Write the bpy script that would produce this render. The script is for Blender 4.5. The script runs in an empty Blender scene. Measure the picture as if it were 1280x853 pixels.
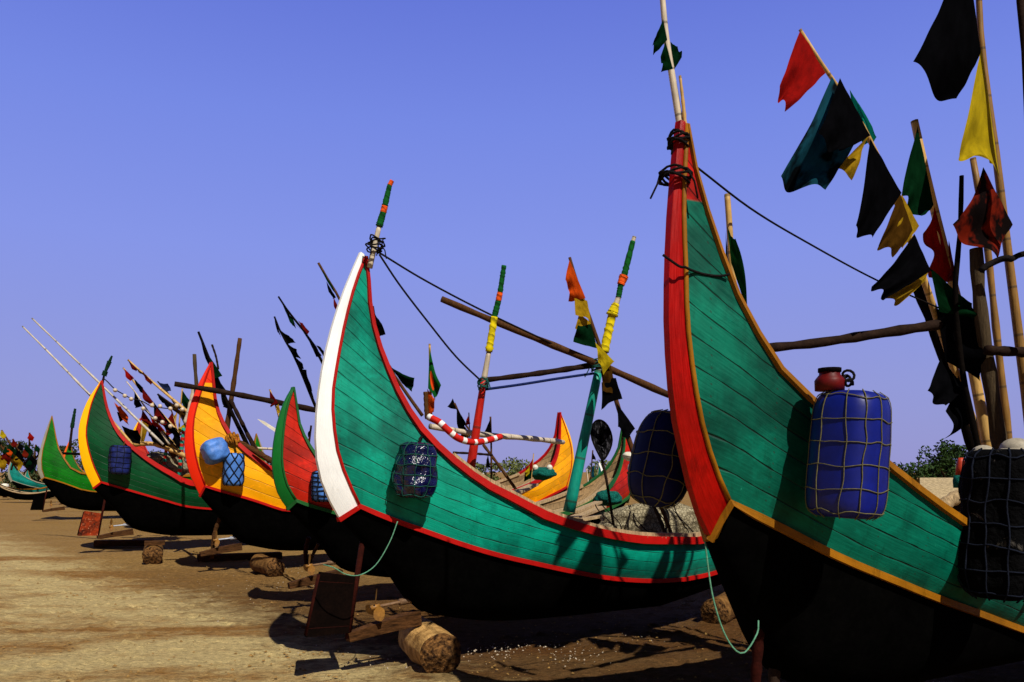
import bpy, math, random
from mathutils import Vector, noise as mnoise
random.seed(7)
R = math.radians
scene = bpy.context.scene
COL = scene.collection
F, E, HZ = 995.0, 1.65, 590.0          # focal length in photo pixels, eye height (m), horizon row

def P(x, y, Y):                         # the point at depth Y seen at (x, y) in the photograph
    return Vector(((x-640)/F*Y, Y, E+(HZ-y)/F*Y))
def G(x, y):                            # the ground point seen at (x, y)
    Y = E*F/(y-HZ); return Vector(((x-640)/F*Y, Y, 0))

# ------------------------------------------------------------------ mesh helpers
class MB:
    def __init__(s): s.v=[]; s.f=[]; s.uv={}
    def add(s, p, uv=None):
        s.v.append(Vector(p))
        if uv is not None: s.uv[len(s.v)-1]=uv
        return len(s.v)-1
    def grid(s, rows, uvs=None, close=False, flip=False):
        idx=[[s.add(p, uvs[i][j] if uvs else (j/max(1,len(r)-1), i/max(1,len(rows)-1))) for j,p in enumerate(r)] for i,r in enumerate(rows)]
        n=len(rows[0])
        for i in range(len(rows)-1):
            for j in range(n if close else n-1):
                k=(j+1)%n
                q=(idx[i][j],idx[i][k],idx[i+1][k],idx[i+1][j])
                s.f.append(q[::-1] if flip else q)
        return idx
    def tube(s, pts, r, n=7, cap=True, ry=None, up=None):
        pts=[Vector(p) for p in pts]; m=len(pts)
        rr=[r]*m if isinstance(r,(int,float)) else [r[0]+(r[1]-r[0])*i/max(1,m-1) for i in range(m)] if len(r)==2 and m!=2 else list(r)
        rows=[]; uvs=[]; prev=None; L=0
        for i,p in enumerate(pts):
            t=(pts[min(i+1,m-1)]-pts[max(i-1,0)])
            if t.length<1e-9: t=Vector((0,0,1))
            t.normalize()
            if up is not None: a=up-t*up.dot(t)
            elif prev is None:
                a=Vector((0,0,1)) if abs(t.z)<.9 else Vector((1,0,0)); a=a-t*a.dot(t)
            else: a=prev-t*prev.dot(t)
            a.normalize(); prev=a; b=t.cross(a)
            if i: L+=(p-pts[i-1]).length
            k=(ry/r) if ry else 1
            off=math.pi/4 if n==4 else 0
            row=[p+(a*math.cos(off+2*math.pi*j/n)*k+b*math.sin(off+2*math.pi*j/n))*rr[i]*(1.414 if n==4 else 1) for j in range(n)]
            rows.append(row); uvs.append([(L, j/n) for j in range(n)])
        idx=s.grid(rows, uvs, close=True)
        if cap:
            s.f.append(tuple(idx[0][::-1])); s.f.append(tuple(idx[-1]))
    def box(s, c, ax, ay, az):          # centre and three half-axes
        c=Vector(c); ids=[]
        for sx in (-1,1):
            for sy in (-1,1):
                for sz in (-1,1):
                    ids.append(s.add(c+ax*sx+ay*sy+az*sz, (sx*ax.length, sy*ay.length)))
        for q in ((0,1,3,2),(4,6,7,5),(0,4,5,1),(2,3,7,6),(0,2,6,4),(1,5,7,3)): s.f.append(tuple(ids[k] for k in q))
    def plate(s, poly, thick):          # flat polygon given a thickness vector
        n=len(poly); h=thick*.5
        a=[s.add(Vector(p)-h,(i/n,0)) for i,p in enumerate(poly)]; b=[s.add(Vector(p)+h,(i/n,1)) for i,p in enumerate(poly)]
        s.f.append(tuple(a[::-1])); s.f.append(tuple(b))
        for i in range(n): s.f.append((a[i],a[(i+1)%n],b[(i+1)%n],b[i]))
    def build(s, name, mat, parent=None, smooth=True, kind=None, label=None):
        o0=Vector((0,0,0))
        if parent is not None:
            q=parent
            while q is not None: o0=o0+q.location; q=q.parent
        me=bpy.data.meshes.new(name)
        me.from_pydata([tuple(v-o0) for v in s.v],[],s.f)
        ul=me.uv_layers.new(name='UVMap')
        for lp in me.loops: ul.data[lp.index].uv=s.uv.get(lp.vertex_index,(0,0))
        if smooth:
            for p in me.polygons: p.use_smooth=True
        me.materials.append(mat); me.update()
        o=bpy.data.objects.new(name, me); COL.objects.link(o)
        if parent is not None: o.parent=parent
        if kind: o['kind']=kind
        if label: o['label']=label
        return o

def tag(o, label, cat, group=None):
    o['label']=label; o['category']=cat
    if group: o['group']=group
    return o
def thing(name, label, cat, loc, group=None):
    o=bpy.data.objects.new(name,None); COL.objects.link(o); o.location=loc; o.empty_display_size=.1
    return tag(o,label,cat,group)
def recentre(o, loc):                   # moves a one-mesh thing's origin to its base
    loc=Vector(loc)
    for v in o.data.vertices: v.co-=loc
    o.location=loc
    return o

def smooth(pts, n):                     # Catmull-Rom through pts, n samples even in length
    pts=[Vector(p) for p in pts]
    if len(pts)==2: dense=[pts[0].lerp(pts[1],i/40) for i in range(41)]
    else:
        e=[pts[0]*2-pts[1]]+pts+[pts[-1]*2-pts[-2]]; dense=[]
        for i in range(1,len(e)-2):
            p0,p1,p2,p3=e[i-1:i+3]
            for k in range(16):
                t=k/16
                dense.append(.5*((2*p1)+(p2-p0)*t+(2*p0-5*p1+4*p2-p3)*t*t+(3*p1-p0-3*p2+p3)*t**3))
        dense.append(pts[-1])
    acc=[0]
    for a,b in zip(dense,dense[1:]): acc.append(acc[-1]+(b-a).length)
    out=[]; k=0
    for i in range(n):
        d=acc[-1]*i/(n-1)
        while k<len(acc)-2 and acc[k+1]<d: k+=1
        u=(d-acc[k])/max(1e-9,acc[k+1]-acc[k]); out.append(dense[k].lerp(dense[k+1],min(1,u)))
    return out

# ------------------------------------------------------------------ materials
def srgb(r,g,b):
    f=lambda c:(c/255/12.92) if c/255<.04045 else ((c/255+.055)/1.055)**2.4
    return (f(r),f(g),f(b),1)
class NT:
    def __init__(s,name):
        s.m=bpy.data.materials.new(name); s.m.use_nodes=True; s.t=s.m.node_tree; s.n=s.t.nodes; s.b=s.n['Principled BSDF']
    def new(s,t,**k):
        o=s.n.new(t)
        for a,v in k.items(): setattr(o,a,v)
        return o
    def link(s,a,b): s.t.links.new(a,b)
    def put(s,sock,v):
        if hasattr(v,'is_linked') or isinstance(v,bpy.types.NodeSocket): s.link(v,sock)
        else: sock.default_value=v
    def math(s,op,a,b=0,c=0,clamp=False):
        o=s.new('ShaderNodeMath',operation=op,use_clamp=clamp); s.put(o.inputs[0],a); s.put(o.inputs[1],b); s.put(o.inputs[2],c); return o.outputs[0]
    def mix(s,fac,a,b,mode='MIX'):
        o=s.new('ShaderNodeMix',data_type='RGBA',blend_type=mode); s.put(o.inputs[0],fac); s.put(o.inputs[6],a); s.put(o.inputs[7],b); return o.outputs[2]
    def noise(s,vec,scale,detail=4,rough=.55,dist=0):
        o=s.new('ShaderNodeTexNoise'); o.inputs['Scale'].default_value=scale; o.inputs['Detail'].default_value=detail; o.inputs['Roughness'].default_value=rough; o.inputs['Distortion'].default_value=dist
        if vec is not None: s.link(vec,o.inputs['Vector'])
        return o.outputs['Fac']
    def ramp(s,fac,lo,hi,a=0.0,b=1.0):
        o=s.new('ShaderNodeMapRange'); s.put(o.inputs[0],fac); o.inputs[1].default_value=lo; o.inputs[2].default_value=hi; o.inputs[3].default_value=a; o.inputs[4].default_value=b; return o.outputs[0]
    def coord(s,kind='Object'): return s.new('ShaderNodeTexCoord').outputs[kind]
    def scale(s,vec,v):
        o=s.new('ShaderNodeMapping'); s.link(vec,o.inputs[0]); o.inputs['Scale'].default_value=v; return o.outputs[0]
    def bump(s,h,strength,dist=.01):
        o=s.new('ShaderNodeBump'); o.inputs['Strength'].default_value=strength; o.inputs['Distance'].default_value=dist; s.link(h,o.inputs['Height']); s.link(o.outputs[0],s.b.inputs['Normal'])
    def finish(s,col,rough=.6,spec=.3):
        s.put(s.b.inputs['Base Color'],col); s.put(s.b.inputs['Roughness'],rough); s.b.inputs['Specular IOR Level'].default_value=spec
        return s.m
def gray(v): return (v,v,v,1)
def plain(name, col, rough=.7, spec=.25, scale=9, amt=.3, bump=.3, stretch=(1,1,1), dist=.01):
    t=NT(name); c=t.scale(t.coord(),stretch); n=t.noise(c,scale,6,.6); n2=t.noise(c,scale*5,3)
    k=t.ramp(n,.3,.7,1-amt,1+amt*.6); k2=t.ramp(n2,.3,.7,1-amt*.5,1+amt*.35)
    cc=t.mix(1.0,col,t.math('MULTIPLY',k,k2),'MULTIPLY')
    if bump: t.bump(t.math('ADD',n,t.math('MULTIPLY',n2,.5)),bump,dist)
    return t.finish(cc,rough,spec)
def paint(name, col, spacing=.135, chips=None, top=None, topz=0, wear=.3, rough=.42, seam=.85):
    """oil paint over planks: seams run along UV v, tone changes per plank, dirt, chips"""
    t=NT(name); uv=t.coord('UV'); ob=t.coord('Object')
    sp=t.new('ShaderNodeSeparateXYZ'); t.link(uv,sp.inputs[0])
    wob=t.math('MULTIPLY',t.math('SUBTRACT',t.noise(t.scale(uv,(1.2,1.2,1)),1.5,2),.5),.05)
    w=t.math('ADD',t.math('DIVIDE',t.math('ADD',sp.outputs[1],wob),spacing),.45 if spacing>10 else 0)
    fr=t.math('FRACT',w); fl=t.math('FLOOR',w)
    edge=t.math('MINIMUM',fr,t.math('SUBTRACT',1,fr))
    seamw=t.ramp(t.noise(t.scale(uv,(3,1,1)),2.5,3),.35,.65,.022,.075)
    sm=t.math('SUBTRACT',1,t.math('DIVIDE',edge,seamw),clamp=True)
    wn=t.new('ShaderNodeTexWhiteNoise',noise_dimensions='1D'); t.link(fl,wn.inputs['W'])
    tone=t.ramp(wn.outputs[0],0,1,.84,1.12) if spacing<10 else 1.0
    grain=t.noise(t.scale(uv,(2.0,26,1)),3,6,.65)
    blot=t.noise(ob,2.2,6,.65)
    g=t.math('MULTIPLY',t.ramp(grain,.25,.75,1-wear*.55,1+wear*.3),t.ramp(blot,.3,.72,1-wear*.7,1+wear*.35))
    base=col
    if top is not None:
        so=t.new('ShaderNodeSeparateXYZ'); t.link(ob,so.inputs[0])
        base=t.mix(t.ramp(so.outputs[2],topz-.006,topz+.006),col,top)
    c=t.mix(1.0,base,t.math('MULTIPLY',g,tone),'MULTIPLY')
    if spacing<10:
        fade=t.ramp(t.noise(t.scale(ob,(1,1,1.6)),3.1,7,.72,.5),.54,.70,0,.55); c=t.mix(fade,c,t.mix(1.0,base,(2.2,1.6,1.65,1),'MULTIPLY'))
        dk=t.ramp(t.noise(t.scale(ob,(1.3,1.3,1)),1.25,5,.6),.47,.60,0,min(.95,wear*2.0)); c=t.mix(dk,c,t.mix(1.0,c,(.40,.42,.44,1),'MULTIPLY'))
        nx=t.math('SUBTRACT',t.math('FRACT',t.math('DIVIDE',sp.outputs[0],.34)),.5); nx=t.math('MULTIPLY',nx,.34)
        ny=t.math('MULTIPLY',t.math('SUBTRACT',t.math('ABSOLUTE',t.math('SUBTRACT',fr,.5)),.22),spacing)
        nr=t.math('SQRT',t.math('ADD',t.math('MULTIPLY',nx,nx),t.math('MULTIPLY',ny,ny)))
        nail=t.math('MULTIPLY',t.math('LESS_THAN',nr,.0055),.5); c=t.mix(nail,c,(.02,.016,.012,1))
    # dark streaks and stains
    st=t.ramp(t.noise(t.scale(ob,(5,5,.9)),2.5,6,.7),.56,.74,0,.55*wear*2)
    c=t.mix(st,c,t.mix(1.0,base,(.25,.28,.26,1),'MULTIPLY'))
    if chips is not None:
        ch=t.math('MULTIPLY',t.ramp(t.noise(ob,14,8,.75),.66,.70),t.ramp(blot,.42,.6))
        c=t.mix(ch,c,chips)
    c=t.mix(t.math('MULTIPLY',sm,seam),c,(.006,.01,.01,1))
    h=t.math('ADD',t.math('MULTIPLY',sm,-1.0),t.math('ADD',t.math('MULTIPLY',grain,.25),t.math('MULTIPLY',wn.outputs[0],.35)))
    t.bump(h,.55,.012)
    return t.finish(c,t.ramp(grain,.3,.7,rough-.08,rough+.2),.16)
def boards(name, col, n=9, rough=.75, amt=.4):
    t=NT(name); uv=t.coord('UV'); ob=t.coord('Object')
    sp=t.new('ShaderNodeSeparateXYZ'); t.link(uv,sp.inputs[0])
    w=t.math('MULTIPLY',sp.outputs[1],n); fr=t.math('FRACT',w); fl=t.math('FLOOR',w)
    wn=t.new('ShaderNodeTexWhiteNoise',noise_dimensions='1D'); t.link(fl,wn.inputs['W'])
    sm=t.math('LESS_THAN',fr,.06); gr=t.noise(t.scale(ob,(14,14,3)),3,6)
    c=t.mix(1.0,col,t.math('MULTIPLY',t.ramp(wn.outputs[0],0,1,.6,1.15),t.ramp(gr,.3,.7,1-amt,1+amt*.5)),'MULTIPLY')
    c=t.mix(sm,c,(.01,.008,.005,1)); t.bump(t.math('SUBTRACT',gr,sm),.4); return t.finish(c,rough,.2)
def cloth(name, col, col2=None, rough=.85, amt=.22, trans=.25, spec=.05):
    t=NT(name); uv=t.coord('UV'); n=t.noise(t.scale(uv,(1,1,1)),5,5); wv=t.noise(t.scale(uv,(60,60,1)),3,2)
    c=t.mix(1.0,col,t.math('MULTIPLY',t.ramp(n,.3,.7,1-amt*1.6,1+amt),t.ramp(wv,.3,.7,.9,1.08)),'MULTIPLY')
    if col2 is not None:
        c=t.mix(t.ramp(t.noise(uv,2.2,3),.46,.56),c,col2)
    t.bump(t.math('ADD',wv,t.math('MULTIPLY',n,4)),.35,.01)
    t.finish(c,rough,spec)
    tr=t.new('ShaderNodeBsdfTranslucent'); t.link(c,tr.inputs[0]); mx=t.new('ShaderNodeMixShader'); mx.inputs[0].default_value=trans
    t.link(t.b.outputs[0],mx.inputs[1]); t.link(tr.outputs[0],mx.inputs[2]); t.link(mx.outputs[0],t.n['Material Output'].inputs[0])
    return t.m
def disc_flag(name, col, disc):
    t=NT(name); uv=t.coord('UV'); d=t.new('ShaderNodeVectorMath',operation='DISTANCE'); t.link(uv,d.inputs[0]); d.inputs[1].default_value=(.42,.45,0)
    n=t.noise(uv,5,4); c=t.mix(t.math('LESS_THAN',d.outputs['Value'],.25),col,disc); c=t.mix(1.0,c,t.ramp(n,.3,.7,.75,1.15),'MULTIPLY'); return t.finish(c,.85,.08)
def bands(name, a, b, freq, duty):      # colour bands along a tube (UV u is its length in m)
    t=NT(name); sp=t.new('ShaderNodeSeparateXYZ'); t.link(t.coord('UV'),sp.inputs[0])
    fr=t.math('FRACT',t.math('MULTIPLY',sp.outputs[0],freq)); n=t.noise(t.coord(),30,4)
    c=t.mix(t.math('LESS_THAN',fr,duty),a,b); c=t.mix(1.0,c,t.ramp(n,.3,.7,.75,1.1),'MULTIPLY'); t.bump(n,.3); return t.finish(c,.7,.2)
def bamboo(name, col, node=.32, amt=.3):
    t=NT(name); sp=t.new('ShaderNodeSeparateXYZ'); t.link(t.coord('UV'),sp.inputs[0])
    fr=t.math('FRACT',t.math('DIVIDE',sp.outputs[0],node)); rg=t.math('LESS_THAN',fr,.05)
    ob=t.coord(); n=t.noise(ob,7,5); n2=t.noise(t.scale(ob,(40,40,4)),2,4)
    c=t.mix(1.0,col,t.math('MULTIPLY',t.ramp(n,.3,.7,1-amt,1+amt*.5),t.ramp(n2,.3,.7,.8,1.1)),'MULTIPLY')
    c=t.mix(t.math('MULTIPLY',rg,.6),c,(.03,.022,.012,1)); t.bump(t.math('ADD',t.math('MULTIPLY',rg,1.5),n2),.4,.006); return t.finish(c,.5,.3)
def wrapped(name, col, col2=None):      # cloth wound round a pole
    t=NT(name); sp=t.new('ShaderNodeSeparateXYZ'); t.link(t.coord('UV'),sp.inputs[0]); ob=t.coord()
    ph=t.math('ADD',t.math('MULTIPLY',sp.outputs[0],14),t.math('MULTIPLY',sp.outputs[1],1.0))
    fr=t.math('FRACT',t.math('ADD',ph,t.math('MULTIPLY',t.noise(ob,12,2),.9))); n=t.noise(ob,18,4)
    c=t.mix(1.0,col,t.math('MULTIPLY',t.ramp(fr,0,.35,.35,1.1),t.ramp(n,.3,.7,.7,1.2)),'MULTIPLY'); t.bump(fr,.8,.015); return t.finish(c,.85,.1)

TEAL=srgb(3,154,126); TEAL2=srgb(2,114,90); RED=srgb(206,22,12); DRED=srgb(160,16,10); WHITE=(.80,.80,.78,1); YEL=srgb(246,166,2); GRN=srgb(2,72,36)
BGRN=srgb(5,108,8); POSTG=srgb(10,100,34); GREY=srgb(150,146,128); ORG=srgb(235,90,25); CREAM=(.5,.42,.28,1)
M={}
M['teal']=paint('teal_paint',TEAL,chips=srgb(60,170,150),wear=.48)
M['teal_far']=paint('far_teal_paint',srgb(10,130,118))
M['red_side']=paint('red_side_paint',srgb(192,34,14),chips=srgb(240,120,90),wear=.34)
M['yellow_side']=paint('yellow_side_paint',YEL,wear=.14,seam=.35,spacing=.2)
M['green_side']=paint('green_side_paint',GRN,wear=.25,seam=.4)
M['bright_green_side']=paint('bright_green_side_paint',BGRN,wear=.25,seam=.5)
nw=dict(spacing=50)
M['red_post']=paint('red_post_paint',srgb(166,10,4),chips=(.12,.02,.015,1),wear=.75,rough=.3,**nw)
M['white_post']=paint('white_post_paint',(.93,.93,.91,1),chips=(.5,.45,.35,1),wear=.18,rough=.7,**nw)
M['yellow_post']=paint('yellow_post_paint',srgb(255,186,0),wear=.12,**nw)
M['green_post']=paint('green_post_paint',POSTG,wear=.25,**nw)
M['grey_post']=paint('grey_post_paint',GREY,wear=.3,**nw)
M['orange_post']=paint('orange_post_paint',ORG,wear=.2,**nw)
M['red_trim']=paint('red_trim_paint',srgb(180,12,5),chips=(.34,.20,.12,1),wear=.45,rough=.5,**nw)
M['yellow_trim']=paint('ochre_trim_paint',srgb(160,102,14),chips=(.10,.055,.02,1),wear=.8,**nw)
M['green_trim']=paint('green_trim_paint',srgb(30,90,40),wear=.3,**nw)
M['tar']=plain('tarred_hull',(.0012,.0011,.0010,1),.92,.01,6,.6,.5)
M['wood']=boards('weathered_boards',srgb(168,138,98))
M['cap_wood']=plain('weathered_cap_wood',srgb(176,150,112),.8,.15,10,.55,.5,(6,6,1))
M['brown_wood']=plain('brown_wood',srgb(78,50,26),.85,.08,9,.8,.7,(1,1,6))
M['dark_wood']=plain('dark_wood',srgb(46,32,22),.8,.15,9,.5,.6)
M['dark_pole']=plain('dark_pole_wood',srgb(40,27,20),.85,.06,12,.5,.6)
M['black_stick']=plain('black_stick_wood',srgb(14,10,8),.9,.03,14,.4,.6)
M['grey_pole']=plain('grey_pole_wood',srgb(74,60,40),.8,.15,12,.5,.8,(8,8,1))
M['brown_pole']=plain('brown_pole_wood',srgb(84,55,30),.85,.08,12,.5,.6,(8,8,1))
M['bamboo']=bamboo('bamboo_cane',srgb(200,158,88))
M['dark_bamboo']=bamboo('dull_bamboo_cane',srgb(142,104,48))
M['pale_bamboo']=bamboo('pale_bamboo_cane',srgb(206,190,164),.24)
M['green_bamboo']=bamboo('teal_painted_bamboo',srgb(8,146,124),.42)
M['red_bamboo']=bamboo('red_painted_bamboo',srgb(196,30,16),.42)
M['white_rod']=bamboo('white_rod',srgb(190,180,165),.7)
M['rust']=None
def rust():
    t=NT('rusty_board'); ob=t.coord(); n=t.noise(ob,5,7,.7); n2=t.noise(ob,26,5,.7)
    c=t.mix(t.ramp(n,.42,.6),srgb(40,20,12),srgb(150,52,18)); c=t.mix(t.ramp(n2,.6,.72),c,srgb(225,150,110)); t.bump(n2,.7); return t.finish(c,.85,.1)
M['rust']=rust()
M['dark_rudder']=plain('dark_red_rudder',srgb(13,5,3),.9,.05,10,.6,.6)
M['rudder_post']=plain('rudder_post_red',srgb(46,12,6),.9,.08,12,.5,.6)
M['bronze']=plain('old_bronze',srgb(150,104,40),.5,.5,10,.5,.4)
M['iron']=plain('rusty_iron',srgb(120,90,62),.6,.3,14,.5,.5)
M['steel']=plain('worn_steel',srgb(170,175,185),.35,.5,14,.3,.2)
def logm():
    t=NT('log_bark'); ob=t.coord(); n=t.noise(ob,7,7,.65); n2=t.noise(ob,38,4)
    uv=t.coord('UV'); n3=t.noise(t.scale(uv,(26,3,1)),1.5,6,.7); c=t.mix(t.ramp(n,.3,.6),srgb(104,70,34),srgb(204,160,96)); c=t.mix(t.ramp(n3,.60,.70,0,.8),c,srgb(50,30,14)); c=t.mix(t.ramp(n2,.62,.72,0,.5),c,srgb(60,38,18)); t.bump(t.math('SUBTRACT',n,n3),.8,.02); return t.finish(c,.9,.1)
M['log']=logm()
def darklog():
    m=M['log'].copy(); m.name='log_bark_dark'
    for nd in m.node_tree.nodes:
        if nd.type=='BSDF_PRINCIPLED': lk=nd.inputs['Base Color'].links[0].from_socket; mx=m.node_tree.nodes.new('ShaderNodeMix'); mx.data_type='RGBA'; mx.blend_type='MULTIPLY'; mx.inputs[0].default_value=1; mx.inputs[7].default_value=(.42,.36,.30,1); m.node_tree.links.new(lk,mx.inputs[6]); m.node_tree.links.new(mx.outputs[2],nd.inputs['Base Color']); break
    return m
M['log_dark']=darklog()
def logend():
    t=NT('log_cut_end'); uv=t.coord('UV'); d=t.new('ShaderNodeVectorMath',operation='LENGTH'); t.link(uv,d.inputs[0]); n=t.noise(uv,4,5)
    ring=t.math('FRACT',t.math('ADD',t.math('MULTIPLY',d.outputs['Value'],7),t.math('MULTIPLY',n,1.6)))
    c=t.mix(t.ramp(n,.4,.62),srgb(44,28,16),srgb(132,92,50)); c=t.mix(1.0,c,t.ramp(ring,0,1,.6,1.1),'MULTIPLY'); t.bump(t.math('ADD',ring,n),.8,.02); return t.finish(c,.9,.1)
M['log_end']=logend()
M['rope']=plain('dark_rope',srgb(28,24,24),.9,.05,60,.4,.6)
M['blue_rope']=plain('blue_rope',srgb(26,38,86),.9,.05,60,.4,.6)
M['green_rope']=plain('green_rope',srgb(96,150,120),.9,.05,50,.4,.6)
M['net_cord']=plain('net_cord',srgb(106,100,68),.9,.05,60,.3,.4)
M['dark_cord']=plain('dark_net_cord',srgb(26,30,42),.9,.05,60,.3,.4)
M['green_cord']=plain('green_net_cord',srgb(36,84,74),.9,.05,60,.4,.5)
M['blue_drum']=plain('blue_plastic_drum',srgb(8,24,118),.42,.35,4,.3,.12)
M['navy_drum']=plain('navy_plastic_drum',srgb(6,12,66),.55,.12,4,.4,.2)
def crusty():
    t=NT('black_crusted_drum'); ob=t.coord(); n=t.noise(ob,6,7,.7,.6); n2=t.noise(ob,30,4)
    c=t.mix(t.ramp(n,.62,.70,0,.6),srgb(7,7,8),srgb(110,104,96)); t.bump(t.math('ADD',n,n2),1.0,.02); return t.finish(c,.9,.04)
M['black_drum']=crusty()
M['light_blue_can']=plain('light_blue_can',srgb(74,124,200),.5,.3,7,.35,.25)
M['navy_can']=plain('navy_can',srgb(22,34,96),.6,.25,9,.5,.5)
M['tarp']=plain('dark_plastic_wrap',srgb(8,12,60),.22,.6,4,.5,.8,dist=.05)
M['red_plastic']=plain('red_plastic',srgb(92,10,8),.5,.2,8,.35,.15)
M['orange_plastic']=plain('orange_plastic',srgb(190,58,26),.5,.3,8,.3,.15)
M['float']=plain('white_float',srgb(226,220,200),.45,.3,9,.25,.2)
M['dirty_float']=plain('dirty_float',srgb(170,160,140),.6,.3,9,.35,.3)
M['bulb']=plain('cream_float',srgb(205,186,160),.4,.4,20,.25,.1)
def netpile():
    t=NT('beige_net_pile'); ob=t.coord(); v=t.new('ShaderNodeTexVoronoi',feature='DISTANCE_TO_EDGE'); v.inputs['Scale'].default_value=34; t.link(t.scale(ob,(1,1,.7)),v.inputs['Vector'])
    n=t.noise(t.scale(ob,(3,3,9)),1.6,5,.7,.6); ln=t.math('LESS_THAN',v.outputs['Distance'],.09)
    c=t.mix(t.ramp(n,.35,.65),srgb(92,80,58),srgb(196,184,150)); c=t.mix(t.math('MULTIPLY',ln,.65),c,srgb(62,54,40)); t.bump(t.math('ADD',n,t.math('MULTIPLY',ln,.4)),1.0,.04); return t.finish(c,.95,.03)
M['net_pile']=netpile()
M['green_net']=plain('green_net_bundle',srgb(24,104,92),.95,.05,34,.6,1.0,dist=.03)
def netm():
    t=NT('black_net_bag'); ob=t.coord(); n=t.noise(t.scale(ob,(30,8,7)),1.2,5,.7); c=t.mix(t.ramp(n,.5,.68),srgb(12,12,14),srgb(96,94,100)); t.bump(n,1.0,.03); return t.finish(c,.9,.05)
M['black_net']=netm()
CL=dict(red=srgb(142,12,7),dred=srgb(96,12,8),black=(.0022,.0022,.0028,1),green=srgb(5,60,20),dgreen=srgb(6,34,16),yellow=srgb(178,154,18),dyellow=srgb(160,126,20),teal=srgb(14,70,84),brteal=srgb(10,140,120),orange=srgb(196,70,12),brown=srgb(62,40,10),rust=srgb(110,26,10),mred=srgb(136,14,8),navy=srgb(30,40,70))
for k,v in CL.items(): M['c_'+k]=cloth('cloth_'+k,v,trans=.12 if k in('black','dgreen','brown') else .3,spec=0 if k in('black','dgreen','brown') else .05)
M['c_rustdark']=cloth('cloth_rust_dark',srgb(14,5,4),srgb(112,26,8))
M['c_tealdark']=cloth('cloth_teal_dark',srgb(16,66,80),srgb(3,8,12))
M['c_bd']=disc_flag('cloth_green_red_disc',srgb(6,74,24),srgb(220,70,18))
M['w_green']=wrapped('wound_green_cloth',srgb(9,74,26)); M['w_yellow']=wrapped('wound_yellow_cloth',srgb(200,178,14)); M['w_orange']=wrapped('wound_orange_cloth',srgb(220,84,24)); M['w_rag']=wrapped('rag_cloth',srgb(150,92,20)); M['w_dark']=wrapped('wound_dark_green_cloth',srgb(12,44,22))
M['candy']=bands('red_white_float_rope',srgb(196,28,18),(.8,.78,.74,1),8.2,.3)
M['barber']=bands('red_teal_banded_pole',srgb(180,26,14),srgb(30,140,120),7,.5)
M['thatch']=plain('pale_thatch',srgb(176,156,120),.95,.05,14,.5,.9,(1,1,6))
M['hut_wall']=plain('hut_wall_dark',srgb(40,32,24),.9,.05,9,.4,.4)
M['bark']=plain('tree_bark',srgb(60,46,32),.9,.05,8,.4,.7)
def leafm(name,a,b):
    t=NT(name); ob=t.coord(); n=t.noise(ob,1.1,3); n2=t.noise(ob,7,2); c=t.mix(t.ramp(n,.38,.62),a,b); c=t.mix(1.0,c,t.ramp(n2,.3,.7,.6,1.3),'MULTIPLY'); return t.finish(c,.7,.15)
M['leaf']=leafm('dark_leaves',(.012,.03,.006,1),(.035,.075,.012,1))
M['leaf2']=leafm('scrub_leaves',(.06,.085,.02,1),(.15,.17,.05,1))
M['leaf3']=leafm('dark_scrub_leaves',(.02,.034,.01,1),(.07,.085,.03,1))  # darker leaf colour for the far left scrub
M['shell']=plain('shell_white',(.40,.32,.22,1),.5,.3,30,.2,0)

# ------------------------------------------------------------------ boats
def perp_n(th): return Vector((math.sin(th),-math.cos(th),0))
class Boat: pass
def lerp_tab(tab, x):
    if x<=tab[0][0]: return tab[0][1]
    for (a,b),(c,d) in zip(tab,tab[1:]):
        if x<=c: return b+(d-b)*(x-a)/max(1e-9,c-a)
    return tab[-1][1]
def frame(corner, d, theta, wb):
    th=R(theta); h=Vector((math.cos(th),math.sin(th),0)); n=perp_n(th)
    p=P(corner[0],corner[1],d); p=p-n*wb; p.z=0
    return p,h,n
def fit_px(fr, pts, tf, d):
    p0,h,n=fr; out=[]
    for x,y in pts:
        lo,hi=d*.5,d*3
        for _ in range(50):
            mid=(lo+hi)/2; q=P(x,y,mid)-p0; s=q.dot(h)
            if q.dot(n)-tf(s)>0: lo=mid
            else: hi=mid
        q=P(x,y,lo)-p0; out.append(Vector((q.dot(h),q.dot(n),q.z)))
    return out
KEEL=[(.28,.84),(.55,.5),(.95,.36),(1.6,.27)]
KEEL_BOW=[(.2,.95),(.6,.74),(1.2,.56),(1.9,.42)]
def fit_boat(corner,d,theta,inner,outer,gun,stripe,L,wb=.10,B=.82):
    fr=frame(corner,d,theta,wb); wt=.022; n=len(inner)
    inn=[fit_px(fr,[p],lambda s,u=i/(n-1):wb+(wt-wb)*u,d)[0] for i,p in enumerate(inner)]
    out=fit_px(fr,outer,lambda s:.018,d)
    s0=inn[-1].x
    tg=lambda s: wt+(B-wt)*(1-math.exp(-max(0,s-s0)/1.15))
    tr=lambda s: wb+(B*.80-wb)*(1-math.exp(-max(0,s)/1.25))
    g=fit_px(fr,gun,tg,d); r=fit_px(fr,stripe,tr,d)
    return dict(fr=fr,inn=inn,out=out,gun=g,stripe=r,L=L,tg=tg,tr=tr,wb=wb)
def generic(src,k,corner,d,theta):      # same lines as a measured boat, at scale k
    fr=frame(corner,d,theta,src['wb']*k)
    sc=lambda l:[v*k for v in l]
    return dict(fr=fr,inn=sc(src['inn']),out=sc(src['out']),gun=sc(src['gun']),stripe=sc(src['stripe']),L=src['L']*k,tg=lambda s:src['tg'](s/k)*k,tr=lambda s:src['tr'](s/k)*k,wb=src['wb']*k,k=k)

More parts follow.
